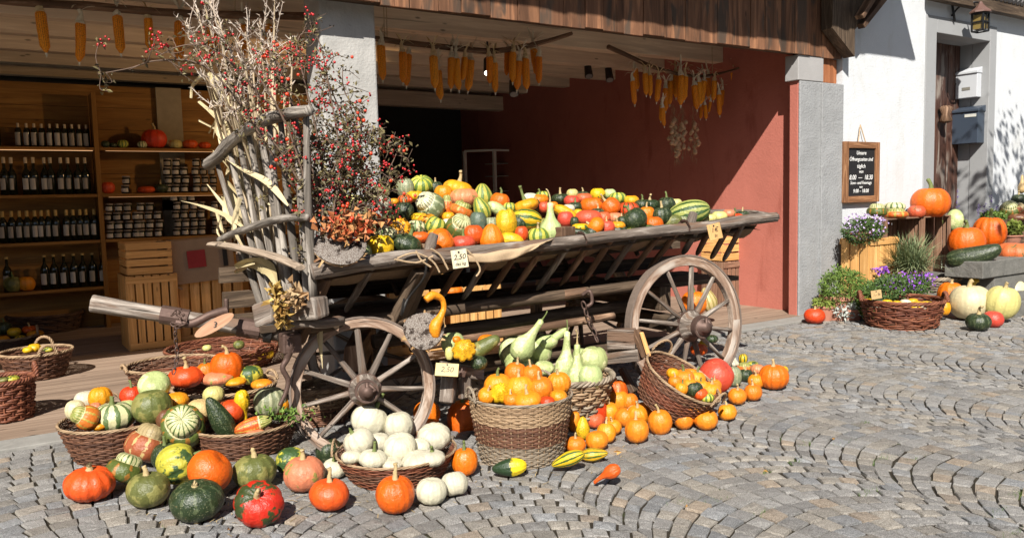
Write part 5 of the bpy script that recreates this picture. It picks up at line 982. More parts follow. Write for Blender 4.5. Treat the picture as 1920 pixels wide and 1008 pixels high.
# dried sunflower heads
def sunflower(lab, c, nrm, R, flat=1.):
    T = thing('dried_sunflower', lab, 'sunflower', c, 'dried sunflower heads'); nrm = unit(nrm); s, u, n = frame(nrm); mb = MB(); V = [c + n * R * .12]; F = []; N = 26
    for k in range(1, 6):
        for j in range(N): a = j * 2 * math.pi / N; r = R * k / 5 * (1 + .05 * math.sin(a * 3)); V.append(c + s * r * math.cos(a) + u * r * math.sin(a) + n * (R * .16 * math.sin(k / 5 * 2.6) + rng.normal(0, R * .012)))
    for j in range(N):
        F.append((0, 1 + j, 1 + (j + 1) % N))
        for k in range(4): a, b = 1 + k * N + j, 1 + k * N + (j + 1) % N; F.append((a, a + N, b + N, b))
    mb.add(V, F); t = NT('sunflower_seeds', .9, .1) if 'sfs' not in MATS else None
    if t:
        o = t.obj(); v = t.n('ShaderNodeTexVoronoi'); v.inputs['Scale'].default_value = 210; t.l(o, v.inputs['Vector']); n2 = t.noise(o, 14, 4, .7)
        cc = t.mix(t.step(v.outputs['Distance'], .1, .55), (.5, .47, .43), (.16, .13, .11)); cc = t.mix(t.step(n2, .5, .6), cc, (.035, .025, .02)); t.col(cc); t.bump(v.outputs['Distance'], .004, 1.); MATS['sfs'] = t.m
    mb.build('seed_disc', MATS['sfs'], T, smooth=True)
    mb = MB(); lathe(mb, c, [(R * .95, R * .02), (R * .8, -R * .22), (R * .3, -R * .4), (.001, -R * .42)], 20, np.array([s, u, n]).T); mb.build('back', plain('dry_head', (.3, .2, .12), .9, .4), T, smooth=True)
    mb = MB()
    for j in range(26):
        a = j * 2 * math.pi / 26 + rng.normal(0, .2); e = s * math.cos(a) + u * math.sin(a); p = c + e * R * .93; w_ = np.cross(n, e) * R * rng.uniform(.05, .14); L = R * rng.uniform(.05, .3) * (1 if rng.random() < .7 else .2); q = p + e * L + n * L * rng.uniform(-.5, .9)
        mb.add([p - w_, p + w_, q + w_ * .6 - n * L * .2, q - w_ * .3], [(0, 1, 2, 3)])
    mb.build('bracts', leafm('dry_bract', (.42, .28, .13), (.2, .1, .05)), T)
    return T
sunflower('dried grey sunflower head lying on the front end of the cart rail', PY(637, 466, RAILY - .02), (-.15, -.55, .8), .155); sunflower('dried sunflower head hanging beside the front wheel top', PY(795, 620, 4.36), (-.35, -.62, .5), .125)
sunflower('dried sunflower head on the steps above the cream pumpkins', PY(1838, 508, 5.5), (-.2, -.5, .5), .12)
# potted plants
def plant(lab, name, base, pot, cloud, cat='plant', grp=None):
    T = thing(name, lab, cat, base, grp)
    if pot:
        r0, r1, h, m = pot; mb = MB(); lathe(mb, base, [(.001, 0), (r0, 0), (r1 * .97, h * .82), (r1 * 1.08, h * .83), (r1 * 1.08, h), (r1 * .95, h), (r1 * .9, h * .9), (.001, h * .9)], 26); mb.build('pot', m, T, smooth=False, bevel=.003)
    for nm, m, mbx in cloud: mbx.build(nm, m, T)
    return T
def cloud(c, rx, ry, rz, n, size, asp=.5, up=.3, shell=.5, fold=.3):
    v = rng.normal(0, 1, (n, 3)); v /= np.linalg.norm(v, axis=1)[:, None]; r = rng.uniform(shell, 1, n) ** .6; v = v * r[:, None]; lump = 1 + .22 * np.array([mnoise.noise(Vector(q * 2.3 + c)) for q in v]); P = c + v * np.array([rx, ry, rz]) * lump[:, None]
    P = P[P[:, 2] > .01]; mb = MB(); leaves(mb, P, size, fold, asp, up); return mb
TERR = plain('terracotta', (.42, .19, .13), .8, .15, 15., .2, .002); SILV = leafm('silver_leaf', (.35, .38, .34), (.52, .54, .5))
LG = leafm('leaf_green', (.06, .12, .02), (.17, .25, .05)); LD = leafm('leaf_dark', (.03, .07, .02), (.10, .16, .04)); LS = leafm('sedum', (.14, .2, .03), (.27, .32, .07)); PUR = leafm('purple_petal', (.2, .05, .42), (.36, .13, .62)); LIL = leafm('lilac_petal', (.4, .28, .55), (.6, .48, .72)); HE = leafm('heather', (.10, .12, .04), (.28, .22, .12))
g_ = G(1551, 602) + V3(.05, .07, 0); c2 = PD(1552, 562, math.hypot(g_[0], g_[1]))
plant('small terracotta pot of bright green sedum beside the red pumpkin', 'potted_plant', g_, (.085, .12, .19, TERR), [('foliage', LS, cloud(g_ + V3(0, 0, .21), .16, .15, .075, 900, .03, .6))])
g_ = G(1585, 600) + V3(.0, .12, 0)
def atp(px, py, g): return PD(px, py, math.hypot(g[0], g[1]))
c2 = atp(1578, 540, g_); mb = cloud(c2, .34, .24, .25, 3200, .05, .28, .4); mb2 = cloud(atp(1612, 560, g_) - V3(0, .12, 0), .17, .12, .24, 1500, .045, .28, -.3); mb.v += mb2.v; n0 = mb.n; mb.f += [tuple(i + n0 for i in q) for q in mb2.f]; mb.uv += mb2.uv; mb.mi += mb2.mi; mb.n += mb2.n
plant('bright green trailing plant with feathery leaves by the grey pillar', 'potted_plant', g_, (.14, .2, .3, TERR), [('foliage', LG, mb)])
g2 = G(1602, 601) + V3(.05, .1, 0); plant('silver-leaved plant in the shade under the green trailing plant', 'potted_plant', g2, (.12, .16, .14, TERR), [('foliage', SILV, cloud(atp(1595, 578, g2), .28, .12, .13, 1100, .06, .35, -.4))])
g3 = G(1690, 600) + V3(.0, .55, 0); c3 = atp(1690, 535, g3); fl = cloud(c3 + V3(.05, -.05, .04), .55, .22, .13, 200, .035, .9); f2 = cloud(atp(1650, 506, g3), .12, .1, .05, 60, .035, .9); fl.v += f2.v; fl.f += [tuple(i + fl.n for i in q) for q in f2.f]; fl.uv += f2.uv; fl.mi += f2.mi; fl.n += f2.n
plant('green plant with purple flowers behind the round brown basket', 'potted_plant', g3, (.15, .2, .28, TERR), [('foliage', LD, cloud(c3 - V3(0.1, 0, .02), .66, .25, .17, 3800, .045, .4)), ('flowers', PUR, fl)])
g4 = (b[0] - .2, 6.15, 0); a = PY(1577, 452, 6.0); c4_ = PY(1618, 432, 6.1); pz = PY(1600, 452, 6.1)[2]
plant('lilac flowering aster standing on the light wooden crate', 'potted_plant', V3(c4_[0], 6.15, pz), (.12, .15, .1, TERR), [('foliage', HE if 0 else LD, cloud(c4_ + V3(0, 0, -.01), .34, .22, .17, 2600, .04, .35)), ('flowers', LIL, cloud(c4_ + V3(0, -.03, .05), .34, .22, .16, 230, .032, .9, .3, .85))])
# spiky grass plant
g5 = G(1705, 590) + V3(0, .45, 0); base = atp(1706, 508, g5); mb = MB()
for i in range(800):
    a = rng.uniform(0, 6.28); el = rng.uniform(.15, 1.35); L = rng.uniform(.35, .72); dv = V3(math.cos(a) * math.cos(el), math.sin(a) * math.cos(el) * .7, math.sin(el)); p0 = base + V3(*rng.normal(0, .06, 2), 0); p1 = p0 + dv * L * .6; p2 = p0 + dv * L + V3(0, 0, -L * .18); w_ = unit(np.cross(dv, (0, 0, 1))) * .005
    mb.add([p0 - w_, p0 + w_, p1 + w_, p1 - w_, p2], [(0, 1, 2, 3), (3, 2, 4)])
plant('spiky grey-green ornamental grass before the brown crates', 'potted_plant', g5, (.15, .2, .45, TERR), [('foliage', leafm('grass_blade', (.10, .15, .07), (.3, .33, .17)), mb)])
g6 = G(1790, 560) + V3(0, .9, 0); plant('pale variegated leafy plant right of the spiky grass', 'potted_plant', g6, (.12, .16, .2, TERR), [('foliage', leafm('variegated', (.3, .36, .22), (.62, .62, .5)), cloud(atp(1770, 480, g6), .14, .12, .16, 600, .06, .5))])
def sprigs(lab, px, py, Yv, rx, rz, sp, m=LG):
    c = PY(px, py, Yv); mb = MB()
    for (x, y0, y1) in sp:
        p = PY(x, y0, Yv); q = PY(x + 2, y1, Yv)
        for k in range(26): leaves(mb, [p + (q - p) * k / 26 + V3(*rng.normal(0, .008, 3))], .028, .3, .5, 1.)
    T = plant(lab, 'potted_plant', c - V3(0, 0, rz + .12), (.1, .14, .12, TERR), [('foliage', m, cloud(c, rx, rx * .7, rz, 900, .05, .6))] + ([('flowers', leafm('salvia', (.06, .03, .16), (.16, .1, .3)), mb)] if sp else []))
sprigs('leafy plant with tall dark purple flower spikes by the doorway', 1862, 408, 6.25, .22, .09, [(1857, 398, 362), (1834, 405, 385), (1845, 404, 382), (1868, 402, 385)]); sprigs('fresh green leafy plant right of the giant pumpkin', 1787, 425, 6.25, .17, .15, [(1794, 395, 355)]); sprigs('low green plant in a brown pot at the right edge', 1898, 428, 6.0, .2, .1, [], LS)
# ------------------------------------------------------------------ corn on the branches, garlic
CORN = skin('corn_kernels', (.80, .30, .012), (.6, .17, .008), 'patch', 10, .45, gl=.45)
t = NT('corn', .45, .4); v = t.n('ShaderNodeTexVoronoi'); t.l(t.mapv(t.uv(), (16, 42, 1)), v.inputs['Vector']); v.inputs['Scale'].default_value = 1.; v.inputs['Randomness'].default_value = .25
rd = t.rnd(); c = t.mix(rd, (.92, .27, .006), (1., .40, .012)); c = t.mix(t.step(v.outputs['Distance'], .38, .62), c, (.4, .1, .005)); t.col(c); t.bump(t.math('SUBTRACT', 1., v.outputs['Distance']), .006, 1.); CORNM = t.m
HUSK = leafm('husk', (.5, .36, .18), (.66, .54, .34)); HUSKP = leafm('pale_husk', (.55, .48, .36), (.7, .64, .5))
def cob(loc, name='corn_cob'):
    T = thing(name, 'x', 'corn cob', loc, 'corn cobs hanging from the branches'); LB['x'].remove(T); T['_o'] = [0., 0., 0.]
    mb = MB(); q = np.linspace(0, 1, 16); L = .30; pr = [(.036 * math.sin(min(1, (1 - x) * 6 + .15) * 1.57) * (1 - .12 * x) if x < 1 else .001, 0) for x in q]
    pr = [(max(.001, .037 * (1 - (x - .12) ** 2 * .25) * min(1, math.sqrt(max(0, 1 - x) * 5)) * min(1, .55 + x * 6)), -.06 - x * L) for x in q]; lathe(mb, (0, 0, 0), pr[::-1], 18); bb_ = rng.uniform(-.35, .35); mb.v[-1][:, 0] += bb_ * mb.v[-1][:, 2] ** 2; mb.v[-1] *= 1 + .02 * np.sin(mb.v[-1][:, 2:3] * 60); mb.build('kernels', CORNM, T, local=True, smooth=True)
    xb_ = bb_ * (.07 + L) ** 2; mb = MB(); tube(mb, [(xb_ * .9, 0, -.07 - L + .02), (xb_, 0, -.07 - L - .008)], [.01, .003], 6); mb.build('tip', HUSKP, T, local=True)
    mb = MB(); tube(mb, smoothp([(0, 0, .03), (.01, 0, -.01), (0, 0, -.075)]), [.012, .016, .034], 9, jit=.15)
    for k in range(7):
        a = rng.uniform(0, 6.28); dv = V3(math.cos(a), math.sin(a) * .6, rng.uniform(.0, 1.)); P = smoothp([(0, 0, .01), dv * .06 + V3(0, 0, .02), dv * .12 + V3(0, 0, rng.uniform(-.05, .03))], 3); w_ = unit(np.cross(dv, (0, 0, 1))) * .009; n = len(P); V = []
        for i, p in enumerate(P): k_ = math.sin((i + .6) / n * 2.8); V += [p - w_ * k_, p + w_ * k_]
        mb.add(V, [(2 * i, 2 * i + 1, 2 * i + 3, 2 * i + 2) for i in range(n - 1)])
    mb.build('husk', HUSKP if rng.random() < .5 else HUSK, T, local=True); return T
protos = [None] * 7
CY = 7.7; npro = 0
def hang(px, pt, pb, wh, yv=CY):
    """a cob whose kernels run from row pt to row pb at column px"""
    global npro
    a = PY(px, pt, yv); b = PY(px, pb, yv); s = (a[2] - b[2]) / .30; loc = a + V3(0, 0, .06 * s); lab = 'orange corn cob ' + wh
    if npro < 7: T = cob(loc); protos[npro] = T; T['label'] = lab; LB.setdefault(lab, []).append(T); npro += 1
    else: T = dup(protos[random.randrange(7)], loc, lab)
    T.scale = (s * rng.uniform(.92, 1.08),) * 2 + (s,); T.rotation_euler = (rng.normal(0, .05), rng.normal(0, .05), rng.uniform(0, 6.28))
for (x, a, b) in [(75, 20, 104), (150, 40, 118), (219, 27, 104), (277, 32, 92), (338, 38, 120), (395, 40, 110), (455, 44, 112), (503, 44, 100)]: hang(x, a, b, 'hanging under the left beam branch')
for (x, a, b) in [(714, 82, 152), (755, 96, 158), (767, 100, 165), (812, 103, 168), (821, 130, 190), (847, 106, 168), (856, 108, 172), (873, 106, 153), (882, 109, 172), (917, 104, 158), (927, 115, 175), (951, 97, 144), (962, 96, 156), (974, 112, 170), (984, 108, 170), (1000, 90, 147), (1010, 104, 158)]: hang(x, a, b, 'hanging from the middle branch', CY + (.1 if rng.random() < .4 else -.03))
for (x, a, b) in [(1186, 150, 198), (1190, 127, 170), (1210, 136, 180), (1218, 140, 182), (1236, 148, 194), (1241, 196, 228), (1248, 164, 210), (1258, 150, 198), (1266, 136, 185), (1277, 140, 200), (1285, 142, 190), (1302, 158, 208), (1311, 152, 200), (1320, 150, 198), (1327, 144, 190), (1339, 150, 190), (1348, 176, 218), (1355, 168, 202), (1322, 196, 225), (1332, 190, 212), (1316, 195, 224), (1243, 200, 238), (1375, 134, 176), (1383, 133, 177)]: hang(x, a, b, 'hanging from the right branch', CY + (.12 if rng.random() < .4 else -.04))
def branch(lab, pts, r):
    mb = MB(); log(mb, [PY(x, y, CY) for x, y in pts], r, 9, .15, 7, pts[0][0] * .01); T = mb.build('branch', BRNW, origin=PY(*pts[1], CY), smooth=True); return tag(T, lab, 'branch', 'hanging branches')
branch('left hanging branch carrying corn cobs under the pale beams', [(-40, -2), (60, 6), (170, 12), (290, 22), (420, 28), (580, 31)], [.03, .034, .036, .032, .04]); branch('middle hanging branch carrying corn cobs, right end rising', [(700, 72), (760, 80), (850, 90), (920, 96), (980, 88), (1030, 76), (1072, 63)], [.026, .03, .03, .032, .03, .026, .022]); branch('right hanging branch of corn cobs near the red wall', [(1140, 88), (1180, 106), (1230, 128), (1290, 142), (1340, 140), (1390, 126), (1412, 118)], [.03, .026, .024, .02, .014, .01])
for k, (x, y0, y1) in enumerate([(1388, 98, 125), (725, 20, 76), (720, 25, 74), (1335, 110, 142), (60, -20, 4), (440, -20, 26)]):
    mb = MB(); A = PY(x, y0, CY); A[2] += .15; tube(mb, [A, PY(x + 1, y1, CY)], .005, 5); tag(mb.build('string', JUTE, origin=A), 'thin string holding a corn branch up to the beam', 'string', 'strings of the hanging branches')
GAR = plain('garlic_skin', (.5, .31, .17), .6, .3, 30.); GS_ = leafm('garlic_straw', (.2, .17, .08), (.36, .3, .16))
for px, y0, y1, w_ in [(1262, 205, 272, 8), (1280, 205, 288, 9), (1302, 208, 290, 11), (1270, 230, 296, 7)]:
    c = PY(px, y0, CY + .05); T = thing('garlic_braid', 'braid of dried garlic bulbs hanging below the right corn branch', 'garlic', c, 'garlic braids'); mb = MB(); ms = MB(); k = 16
    for i in range(k):
        y = y0 + (y1 - y0) * (.3 + .7 * i / k); p = PY(px + rng.normal(0, w_ * .42), y, CY + .05 + rng.normal(0, .03)); mb = MB(); lathe(mb, p, [(.001, -.026), (.02, -.02), (.03, 0), (.022, .018), (.006, .03), (.004, .045)], 8); mb.build('bulb', GAR, T, smooth=True)
    for i in range(90): y = rng.uniform(y0 - 10, y1 + 8); p = PY(px + rng.normal(0, w_ * .4), y, CY + .05 + rng.normal(0, .03)); q = p + V3(*rng.normal(0, .02, 2), -rng.uniform(.04, .13)); ms.add([p, p + V3(.004, 0, 0), q], [(0, 1, 2)])
    ms.build('straw', GS_, T)
# ------------------------------------------------------------------ shelf with bottles and jars
SX0, SX1, SXM, SY = -3.2, 4.6, PY(186, 350, 11.8)[0], 11.8
ST = thing('wooden_shelf', 'large golden-brown wooden wall shelf with bottles and jars', 'shelf', (1, 11.95, 0), 'x'); del ST['group']
SZ = [.575, 1.19, 1.79, 2.395]
for z in SZ:
    for x0, x1 in [(SX0, SXM - .03), (SXM + .03, SX1)]:
        if x0 > 0 and z < 1.1: continue
        mb = MB(); box(mb, ((x0 + x1) / 2, SY + .15, z - .02), (x1 - x0, .34, .04)); mb.build('shelf_board', SHELFW, ST, bevel=.004)
for x in (SXM, SX1, -1.2): mb = MB(); box(mb, (x, SY + .15, 1.55), (.055, .35, 3.1)); mb.build('upright', SHELFW, ST, bevel=.004)
mb = MB(); box(mb, ((SXM + SX0) / 2, SY + .3, .28), (SXM - SX0, .04, .56)); mb.build('plinth', SHELFW, ST)
# warm light strips under two shelves
for z, x0, x1 in [(2.395, -1.0, SXM - .05), (2.395, SXM + .1, 2.9), (1.79, SXM + .1, 3.0), (3.0, SXM - .2, SXM - .1)]:
    if z > 2.9: continue
    mb = MB(); box(mb, ((x0 + x1) / 2, SY - .03, z - .046), (x1 - x0, .01, .006)); T = tag(mb.build('light_strip', emis('warm_strip', (1., .6, .3), 0.6 if x0 < 0 else .3 if z > 2 else .18), origin=((x0 + x1) / 2, SY - .03, z)), 'thin warm light strip under a shelf board', 'light strip', 'light strips of the shelf')
WINE = glassm('dark_glass', (.008, .012, .006), .1); t = NT('paper_label', .8, .2); t.col(t.mix(t.rnd(), (.36, .31, .25), (.62, .57, .5))); LABW = t.m; CAPG = plain('gold_cap', (.5, .33, .1), .45, .2); CAPW = plain('pale_cap', (.6, .48, .32), .5, .2); CAPD = plain('dark_cap', (.25, .2, .16), .5, .2)
def bottle(kind):
    T = thing('bottle', 'x', 'bottle', (0, 0, -5), 'bottles on the shelf'); LB['x'].remove(T); T['_o'] = [0., 0., 0.]; h, r, nk, cap = {'wine': (.47, .052, .27, CAPW), 'oil': (.29, .038, .21, CAPW), 'juice': (.44, .052, .27, CAPG), 'lid': (.40, .05, .26, CAPG)}[kind]
    mb = MB(); lathe(mb, (0, 0, 0), [(.001, 0), (r, .005), (r, nk * .97), (r * .75, nk + .03), (r * .32, nk + .07 if kind != 'oil' else nk + .02), (r * .28, h), (.001, h)], 14); mb.build('glass', WINE, T, local=True, smooth=True)
    mb = MB(); n = 8; V = []; F = []; z0, z1 = (.07, .21) if kind != 'oil' else (.02, .18); wl = .55 if kind != 'oil' else .75
    for i in range(n): a = -math.pi / 2 - .5 + (i / (n - 1) - .5) * 2 * wl * 1.2; V += [((r + .0015) * math.cos(a), (r + .0015) * math.sin(a), z0), ((r + .0015) * math.cos(a), (r + .0015) * math.sin(a), z1)]
    mb.add(V, [(2 * i, 2 * i + 2, 2 * i + 3, 2 * i + 1) for i in range(n - 1)]); mb.build('label', LABW, T, local=True)
    mb = MB(); tube(mb, [(0, 0, h - (.07 if kind != 'juice' else .02)), (0, 0, h + .005)], r * .4, 10); mb.build('cap', cap, T, local=True); return T
used = {}
def put_bottle(kind, px, z, lab):
    x = PY(px, 400, SY + .06)[0]; loc = (x, SY + .07 + rng.uniform(-.015, .03), z)
    lab = 'dark ' + lab
    if kind not in used: T = bottle(kind); used[kind] = T; T.location = loc; T['label'] = lab; LB.setdefault(lab, []).append(T)
    else: T = dup(used[kind], loc, lab)
    T.rotation_euler = (0, 0, rng.normal(0, .1))
for px in (6, 46, 62, 76, 90, 105, 119, 133, 146, 160, 173): put_bottle('oil', px, SZ[3], 'slim bottle with long pale label on the top shelf')
for px in (14, 28, 55, 69, 90, 101, 120, 134, 152, 166): put_bottle('wine', px, SZ[2], 'wine bottle with pale cap on the second shelf')
for px in (4, 21, 36, 50, 65, 77, 90, 104, 124, 137, 150, 161, 176): put_bottle('lid', px, SZ[1], 'bottle with golden cap on the third shelf')
for px in (5, 76, 94, 113, 132, 149, 167, 186): put_bottle('juice', px, SZ[0], 'bottle with gold cap and sticker on the bottom shelf')
JAR = {}
def put_jar(x, z, lab, dy=0.):
    global JAR
    loc = (x, SY + .08 + dy, z)
    if not JAR:
        T = thing('jar', lab, 'jar', loc, 'jars on the shelf'); T['_o'] = [0., 0., 0.]; mb = MB(); lathe(mb, (0, 0, 0), [(.001, 0), (.05, .004), (.052, .085), (.044, .095), (.001, .095)], 12); mb.build('glass', WINE, T, local=True, smooth=True)
        mb = MB(); n = 7; V = []
        for i in range(n): a = -math.pi / 2 - .4 + (i / (n - 1) - .5) * 1.9; V += [(.054 * math.cos(a), .054 * math.sin(a), .02), (.054 * math.cos(a), .054 * math.sin(a), .072)]
        mb.add(V, [(2 * i, 2 * i + 2, 2 * i + 3, 2 * i + 1) for i in range(n - 1)]); mb.build('label', LABW, T, local=True)
        mb = MB(); lathe(mb, (0, 0, .095), [(.001, 0), (.05, 0), (.05, .02), (.001, .022)], 12); mb.build('lid', CAPD, T, local=True); JAR['p'] = T
    else: T = dup(JAR['p'], loc, lab)
RN = ['bottom', 'second', 'third', 'fourth', 'fifth']
for (px, n, rows, z, wh) in [(318, 3, 4, SZ[2], 'middle stack, second shelf'), (371, 3, 4, SZ[2], 'right stack, second shelf'), (203, 4, 4, SZ[1], 'left stack, third shelf'), (262, 3, 4, SZ[1], 'second stack, third shelf'), (330, 4, 5, SZ[1], 'third stack, third shelf'), (402, 3, 4, SZ[1], 'right stack, third shelf'), (238, 1, 2, SZ[2], 'lone stack, second shelf')]:
    x0 = PY(px, 400, SY + .06)[0]
    for r_ in range(rows):
        for i in range(n - (1 if r_ == rows - 1 and n > 2 else 0)): put_jar(x0 + i * .112 + rng.normal(0, .004) + (.02 if r_ % 2 else 0), z + r_ * .119, f'dark jar, {RN[r_]} row from below, {wh}')
for (x, y, a, b, k, wh, z) in [(292, 253, 22, 19, 'RO', 'large, on the top shelf', 3), (330, 263, 13, 9, 'PY', 'on the top shelf', 3), (358, 264, 14, 9, 'OR', 'on the top shelf', 3), (384, 263, 12, 7, 'RO', 'on the top shelf', 3), (230, 264, 10, 8, 'GY', 'on the top shelf', 3), (267, 264, 9, 7, 'WG', 'on the top shelf', 3), (198, 263, 8, 7, 'DG', 'on the top shelf', 3), (212, 266, 7, 5, 'DG', 'on the top shelf', 3), (275, 350, 16, 7, 'OR', 'on the second shelf', 2), (302, 347, 14, 9, 'DG', 'on the second shelf', 2), (203, 345, 12, 12, 'OR', 'on the second shelf', 2), (24, 530, 15, 16, 'OG', 'on the bottom shelf', 0), (50, 529, 15, 15, 'YO', 'on the bottom shelf', 0)]:
    s_ = SY / ray(x, y)[1]; P = PY(x, y, SY); rr = a * s_; P[2] = SZ[z] + b * s_ * .95; veg(x, y, a, b, k, wh, P=P + V3(0, rr * .5, 0), R=(rr, b * s_), word='' if a > 20 else 'shelf-stored ')
# crates and carton in front of the shelf
A = G(245, 659, .024); B_ = PY(334, 521, A[1]); h_ = PY(240, 519, A[1])[2] - .02; x1 = PY(334, 560, A[1])[0]
crate('tall light crate with vertical slats, left of two by the shelf', ((A[0] + x1) / 2, A[1] + .32, .024), (x1 - A[0], .62, h_), CRATEW, 6); x2 = PY(455, 560, A[1] + .15)[0]
crate('light slatted crate behind the cart tongue, right of two by the shelf', ((x1 + x2) / 2 + .03, A[1] + .5, .024), (x2 - x1 - .02, .6, h_), CRATEW, 6); x3 = PY(475, 560, A[1])[0]
crate('light slatted crate half hidden behind the headboard', (x3 + .45, A[1] + .2, .024), (.72, .6, h_ + .1), CRATEW, 6)
xa = PY(237, 480, A[1])[0]; xb = PY(322, 480, A[1])[0]; hz = PY(240, 455, A[1])[2] - h_ - .03
UC = crate('light crate of horizontal slats standing on the tall left crate', ((xa + xb) / 2, A[1] + .3, .024 + h_ + .005), (xb - xa, .56, hz), CRATEW, 5, None, 4)
q = ((xa + xb) / 2, A[1], .024 + h_ + hz * .62)
KRT = plain('carton', (.27, .19, .13), .85, .12, 20.); c = PY(376, 488, A[1] + .1); T = thing('carton', 'brown cardboard carton with a dark red square standing on the crates', 'carton', c - V3(0, 0, .24), None); Rm = np.array(Matrix.Rotation(-.06, 3, 'Y'))
mb = MB(); box(mb, c + V3(.0, .22, 0), (.76, .4, .5), Rm); mb.build('box', KRT, T, bevel=.006); mb = MB(); box(mb, c + V3(-.04, .012, .02), (.2, .006, .2), Rm); mb.build('red_square', plain('carton_red', (.26, .02, .025), .7), T); mb = MB(); box(mb, c + V3(.28, .012, .03), (.05, .01, .22), Rm); mb.build('grip_hole', BLACK, T)
mb = MB(); box(mb, c + V3(-.3, .1, -.27), (.2, .18, .02), np.array(Matrix.Rotation(.5, 3, 'Y'))); mb.build('flap', KRT, T)
# more crates seen under and behind the cart
for i, (px, py, w_, hh_, yv, lab) in enumerate([(770, 640, .8, 1.05, 7.4, 'light crate stack seen under the cart, behind the front wheel'), (905, 640, .5, .75, 7.4, 'light crate seen between the cart poles'), (1375, 575, .42, .62, 7.7, 'light crate standing by the red wall behind the rear wheel')]):
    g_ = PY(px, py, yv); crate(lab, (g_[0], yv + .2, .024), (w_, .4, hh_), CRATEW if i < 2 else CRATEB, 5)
g_ = PY(1378, 520, 7.7); crate('light crate of horizontal slats topmost by the red wall', (g_[0] + .0, 7.9, .65), (.5, .4, .36), CRATEW, 5, None, 3)
veg(848, 545, 20, 12, 'O', '', Y=7.4, label='orange pumpkin standing on a crate seen under the cart')
# glass cabinet
A = PY(890, 281, 13.6); B_ = PY(968, 281, 13.6); T = thing('glass_cabinet', 'pale glass display cabinet in the dark far corner', 'cabinet', (A[0] + .3, 13.9, .0)); x0, x1 = A[0], B_[0]; z1 = A[2]; m = plain('pale_frame', (.85, .8, .72), .5, .1); mb = MB()
xm = PY(927, 300, 13.6)[0]
for (x, y) in [(x0, 14.0), (xm, 13.6), (x1, 13.6), (x1, 14.1)]: box(mb, (x, y, z1 / 2), (.06, .06, z1))
for z in (z1, 1.2, .1): beam(mb, (x0, 14.0, z), (xm, 13.6, z), .04, .04); beam(mb, (xm, 13.6, z), (x1, 13.6, z), .04, .04); beam(mb, (x1, 13.6, z), (x1, 14.1, z), .04, .04)
mb.build('frame', m, T)
for z in (1.45, 1.75, 2.05, 2.3): mb = MB(); box(mb, ((xm + x1) / 2, 13.8, z), (x1 - xm, .35, .015)); mb.build('shelf', plain('dim_shelf', (.5, .48, .45), .3), T)
# ------------------------------------------------------------------ dried stalks and berry branches
STK = leafm('dry_stalk', (.28, .2, .12), (.52, .42, .28)); STKP = leafm('dry_tassel', (.36, .28, .22), (.62, .54, .46)); DLF = leafm('dry_leaf', (.36, .29, .15), (.62, .52, .32))
DY_ = 5.0
def HY(px): return PSEG(min(px, 588), 400, HA, HB)[1] + .12
T = thing('corn_stalk_bundle', 'bundle of dried pale corn stalks rising behind the cart headboard', 'corn stalks', PY(500, 570, DY_))
mb = MB(); tz = MB(); tops = [(368, 18, .2), (378, -10, .1), (392, 0, 0), (352, 62, .3), (345, 40, .3), (408, 40, .1), (425, 90, -.2), (440, 70, .1), (455, 110, .3), (470, 85, -.1), (487, 40, .1), (500, 60, .2), (515, -8, -.1), (520, 55, .1), (545, 70, .2), (400, 165, .4), (390, 205, .4), (430, 150, .1), (505, 120, .3), (478, 160, 0), (415, 120, .35), (460, 60, .3), (375, 140, .3), (450, 190, -.1), (420, 230, .2), (535, 130, .3)]
for i, (x, y, o_) in enumerate(tops):
    bx = 500 + (i % 9) * 4 + rng.normal(0, 5); yv = DY_ + rng.uniform(-.1, .35); ys = HY(bx) + .06 + rng.uniform(0, .2); P = smoothp([PY(bx, 560, ys), PY(bx * .55 + x * .45 + rng.normal(0, 5), 330 + rng.normal(0, 20), HY(bx * .55 + x * .45) + .1), PY(x * .8 + bx * .2 + rng.normal(0, 3), y * .6 + 210 * .4, ys + .25), PY(x, y, ys + .25)], 5)
    tube(mb, P, [.011, .010, .007, .003], 6, jit=.08); n = len(P)
    for k in range(28):          # tassel
        q = rng.uniform(.62, 1.); p = P[min(int(q * (n - 1)), n - 1)] + rng.normal(0, .004, 3); dv = unit(rng.normal(0, 1, 3) + V3(0, 0, 1.2)); L = rng.uniform(.02, .05); s = unit(np.cross(dv, rng.normal(0, 1, 3))) * .0035; tz.add([p - s, p + s, p + dv * L + s * .6, p + dv * L - s * .6], [(0, 1, 2, 3)])
    for k in range(3):
        q = P[int(rng.uniform(.6, .85) * n)]; dv = unit(V3(rng.normal(0, .6), rng.normal(0, .4), 1)); P2 = smoothp([q, q + dv * .1, q + dv * rng.uniform(.18, .28) + V3(rng.normal(0, .04), 0, 0)], 4); tube(tz, P2, [.004, .002], 4)
        for r__ in range(22): p = P2[rng.integers(0, len(P2))] + rng.normal(0, .003, 3); d2 = unit(rng.normal(0, 1, 3) + dv); s = unit(np.cross(d2, rng.normal(0, 1, 3))) * .003; tz.add([p - s, p + s, p + d2 * .03], [(0, 1, 2)])
mb.build('stalks', STK, T, smooth=True); tz.build('tassels', STKP, T)
def ribbon(mb, pts, w_, yv, tw=.6):
    P = smoothp([PY(*p[:2], HY(p[0]) + yv) for p in pts], 6); n = len(P); V = []; ph = rng.uniform(0, 6)
    for i, p in enumerate(P):
        t_ = unit(P[min(i + 1, n - 1)] - P[max(i - 1, 0)]); s, u, _ = frame(t_, (0, 1, 0)); a = ph + tw * i / n * 3; e = s * math.cos(a) + u * math.sin(a); k = w_ * math.sin(min(1, (i + .3) / n * 1.25) * math.pi * .8 + .15); nn = np.cross(t_, e); V += [p - e * k, p + nn * k * .35, p + e * k]
    mb.add(V, [(3 * i + j, 3 * i + j + 1, 3 * i + j + 4, 3 * i + j + 3) for i in range(n - 1) for j in (0, 1)])
mb = MB()
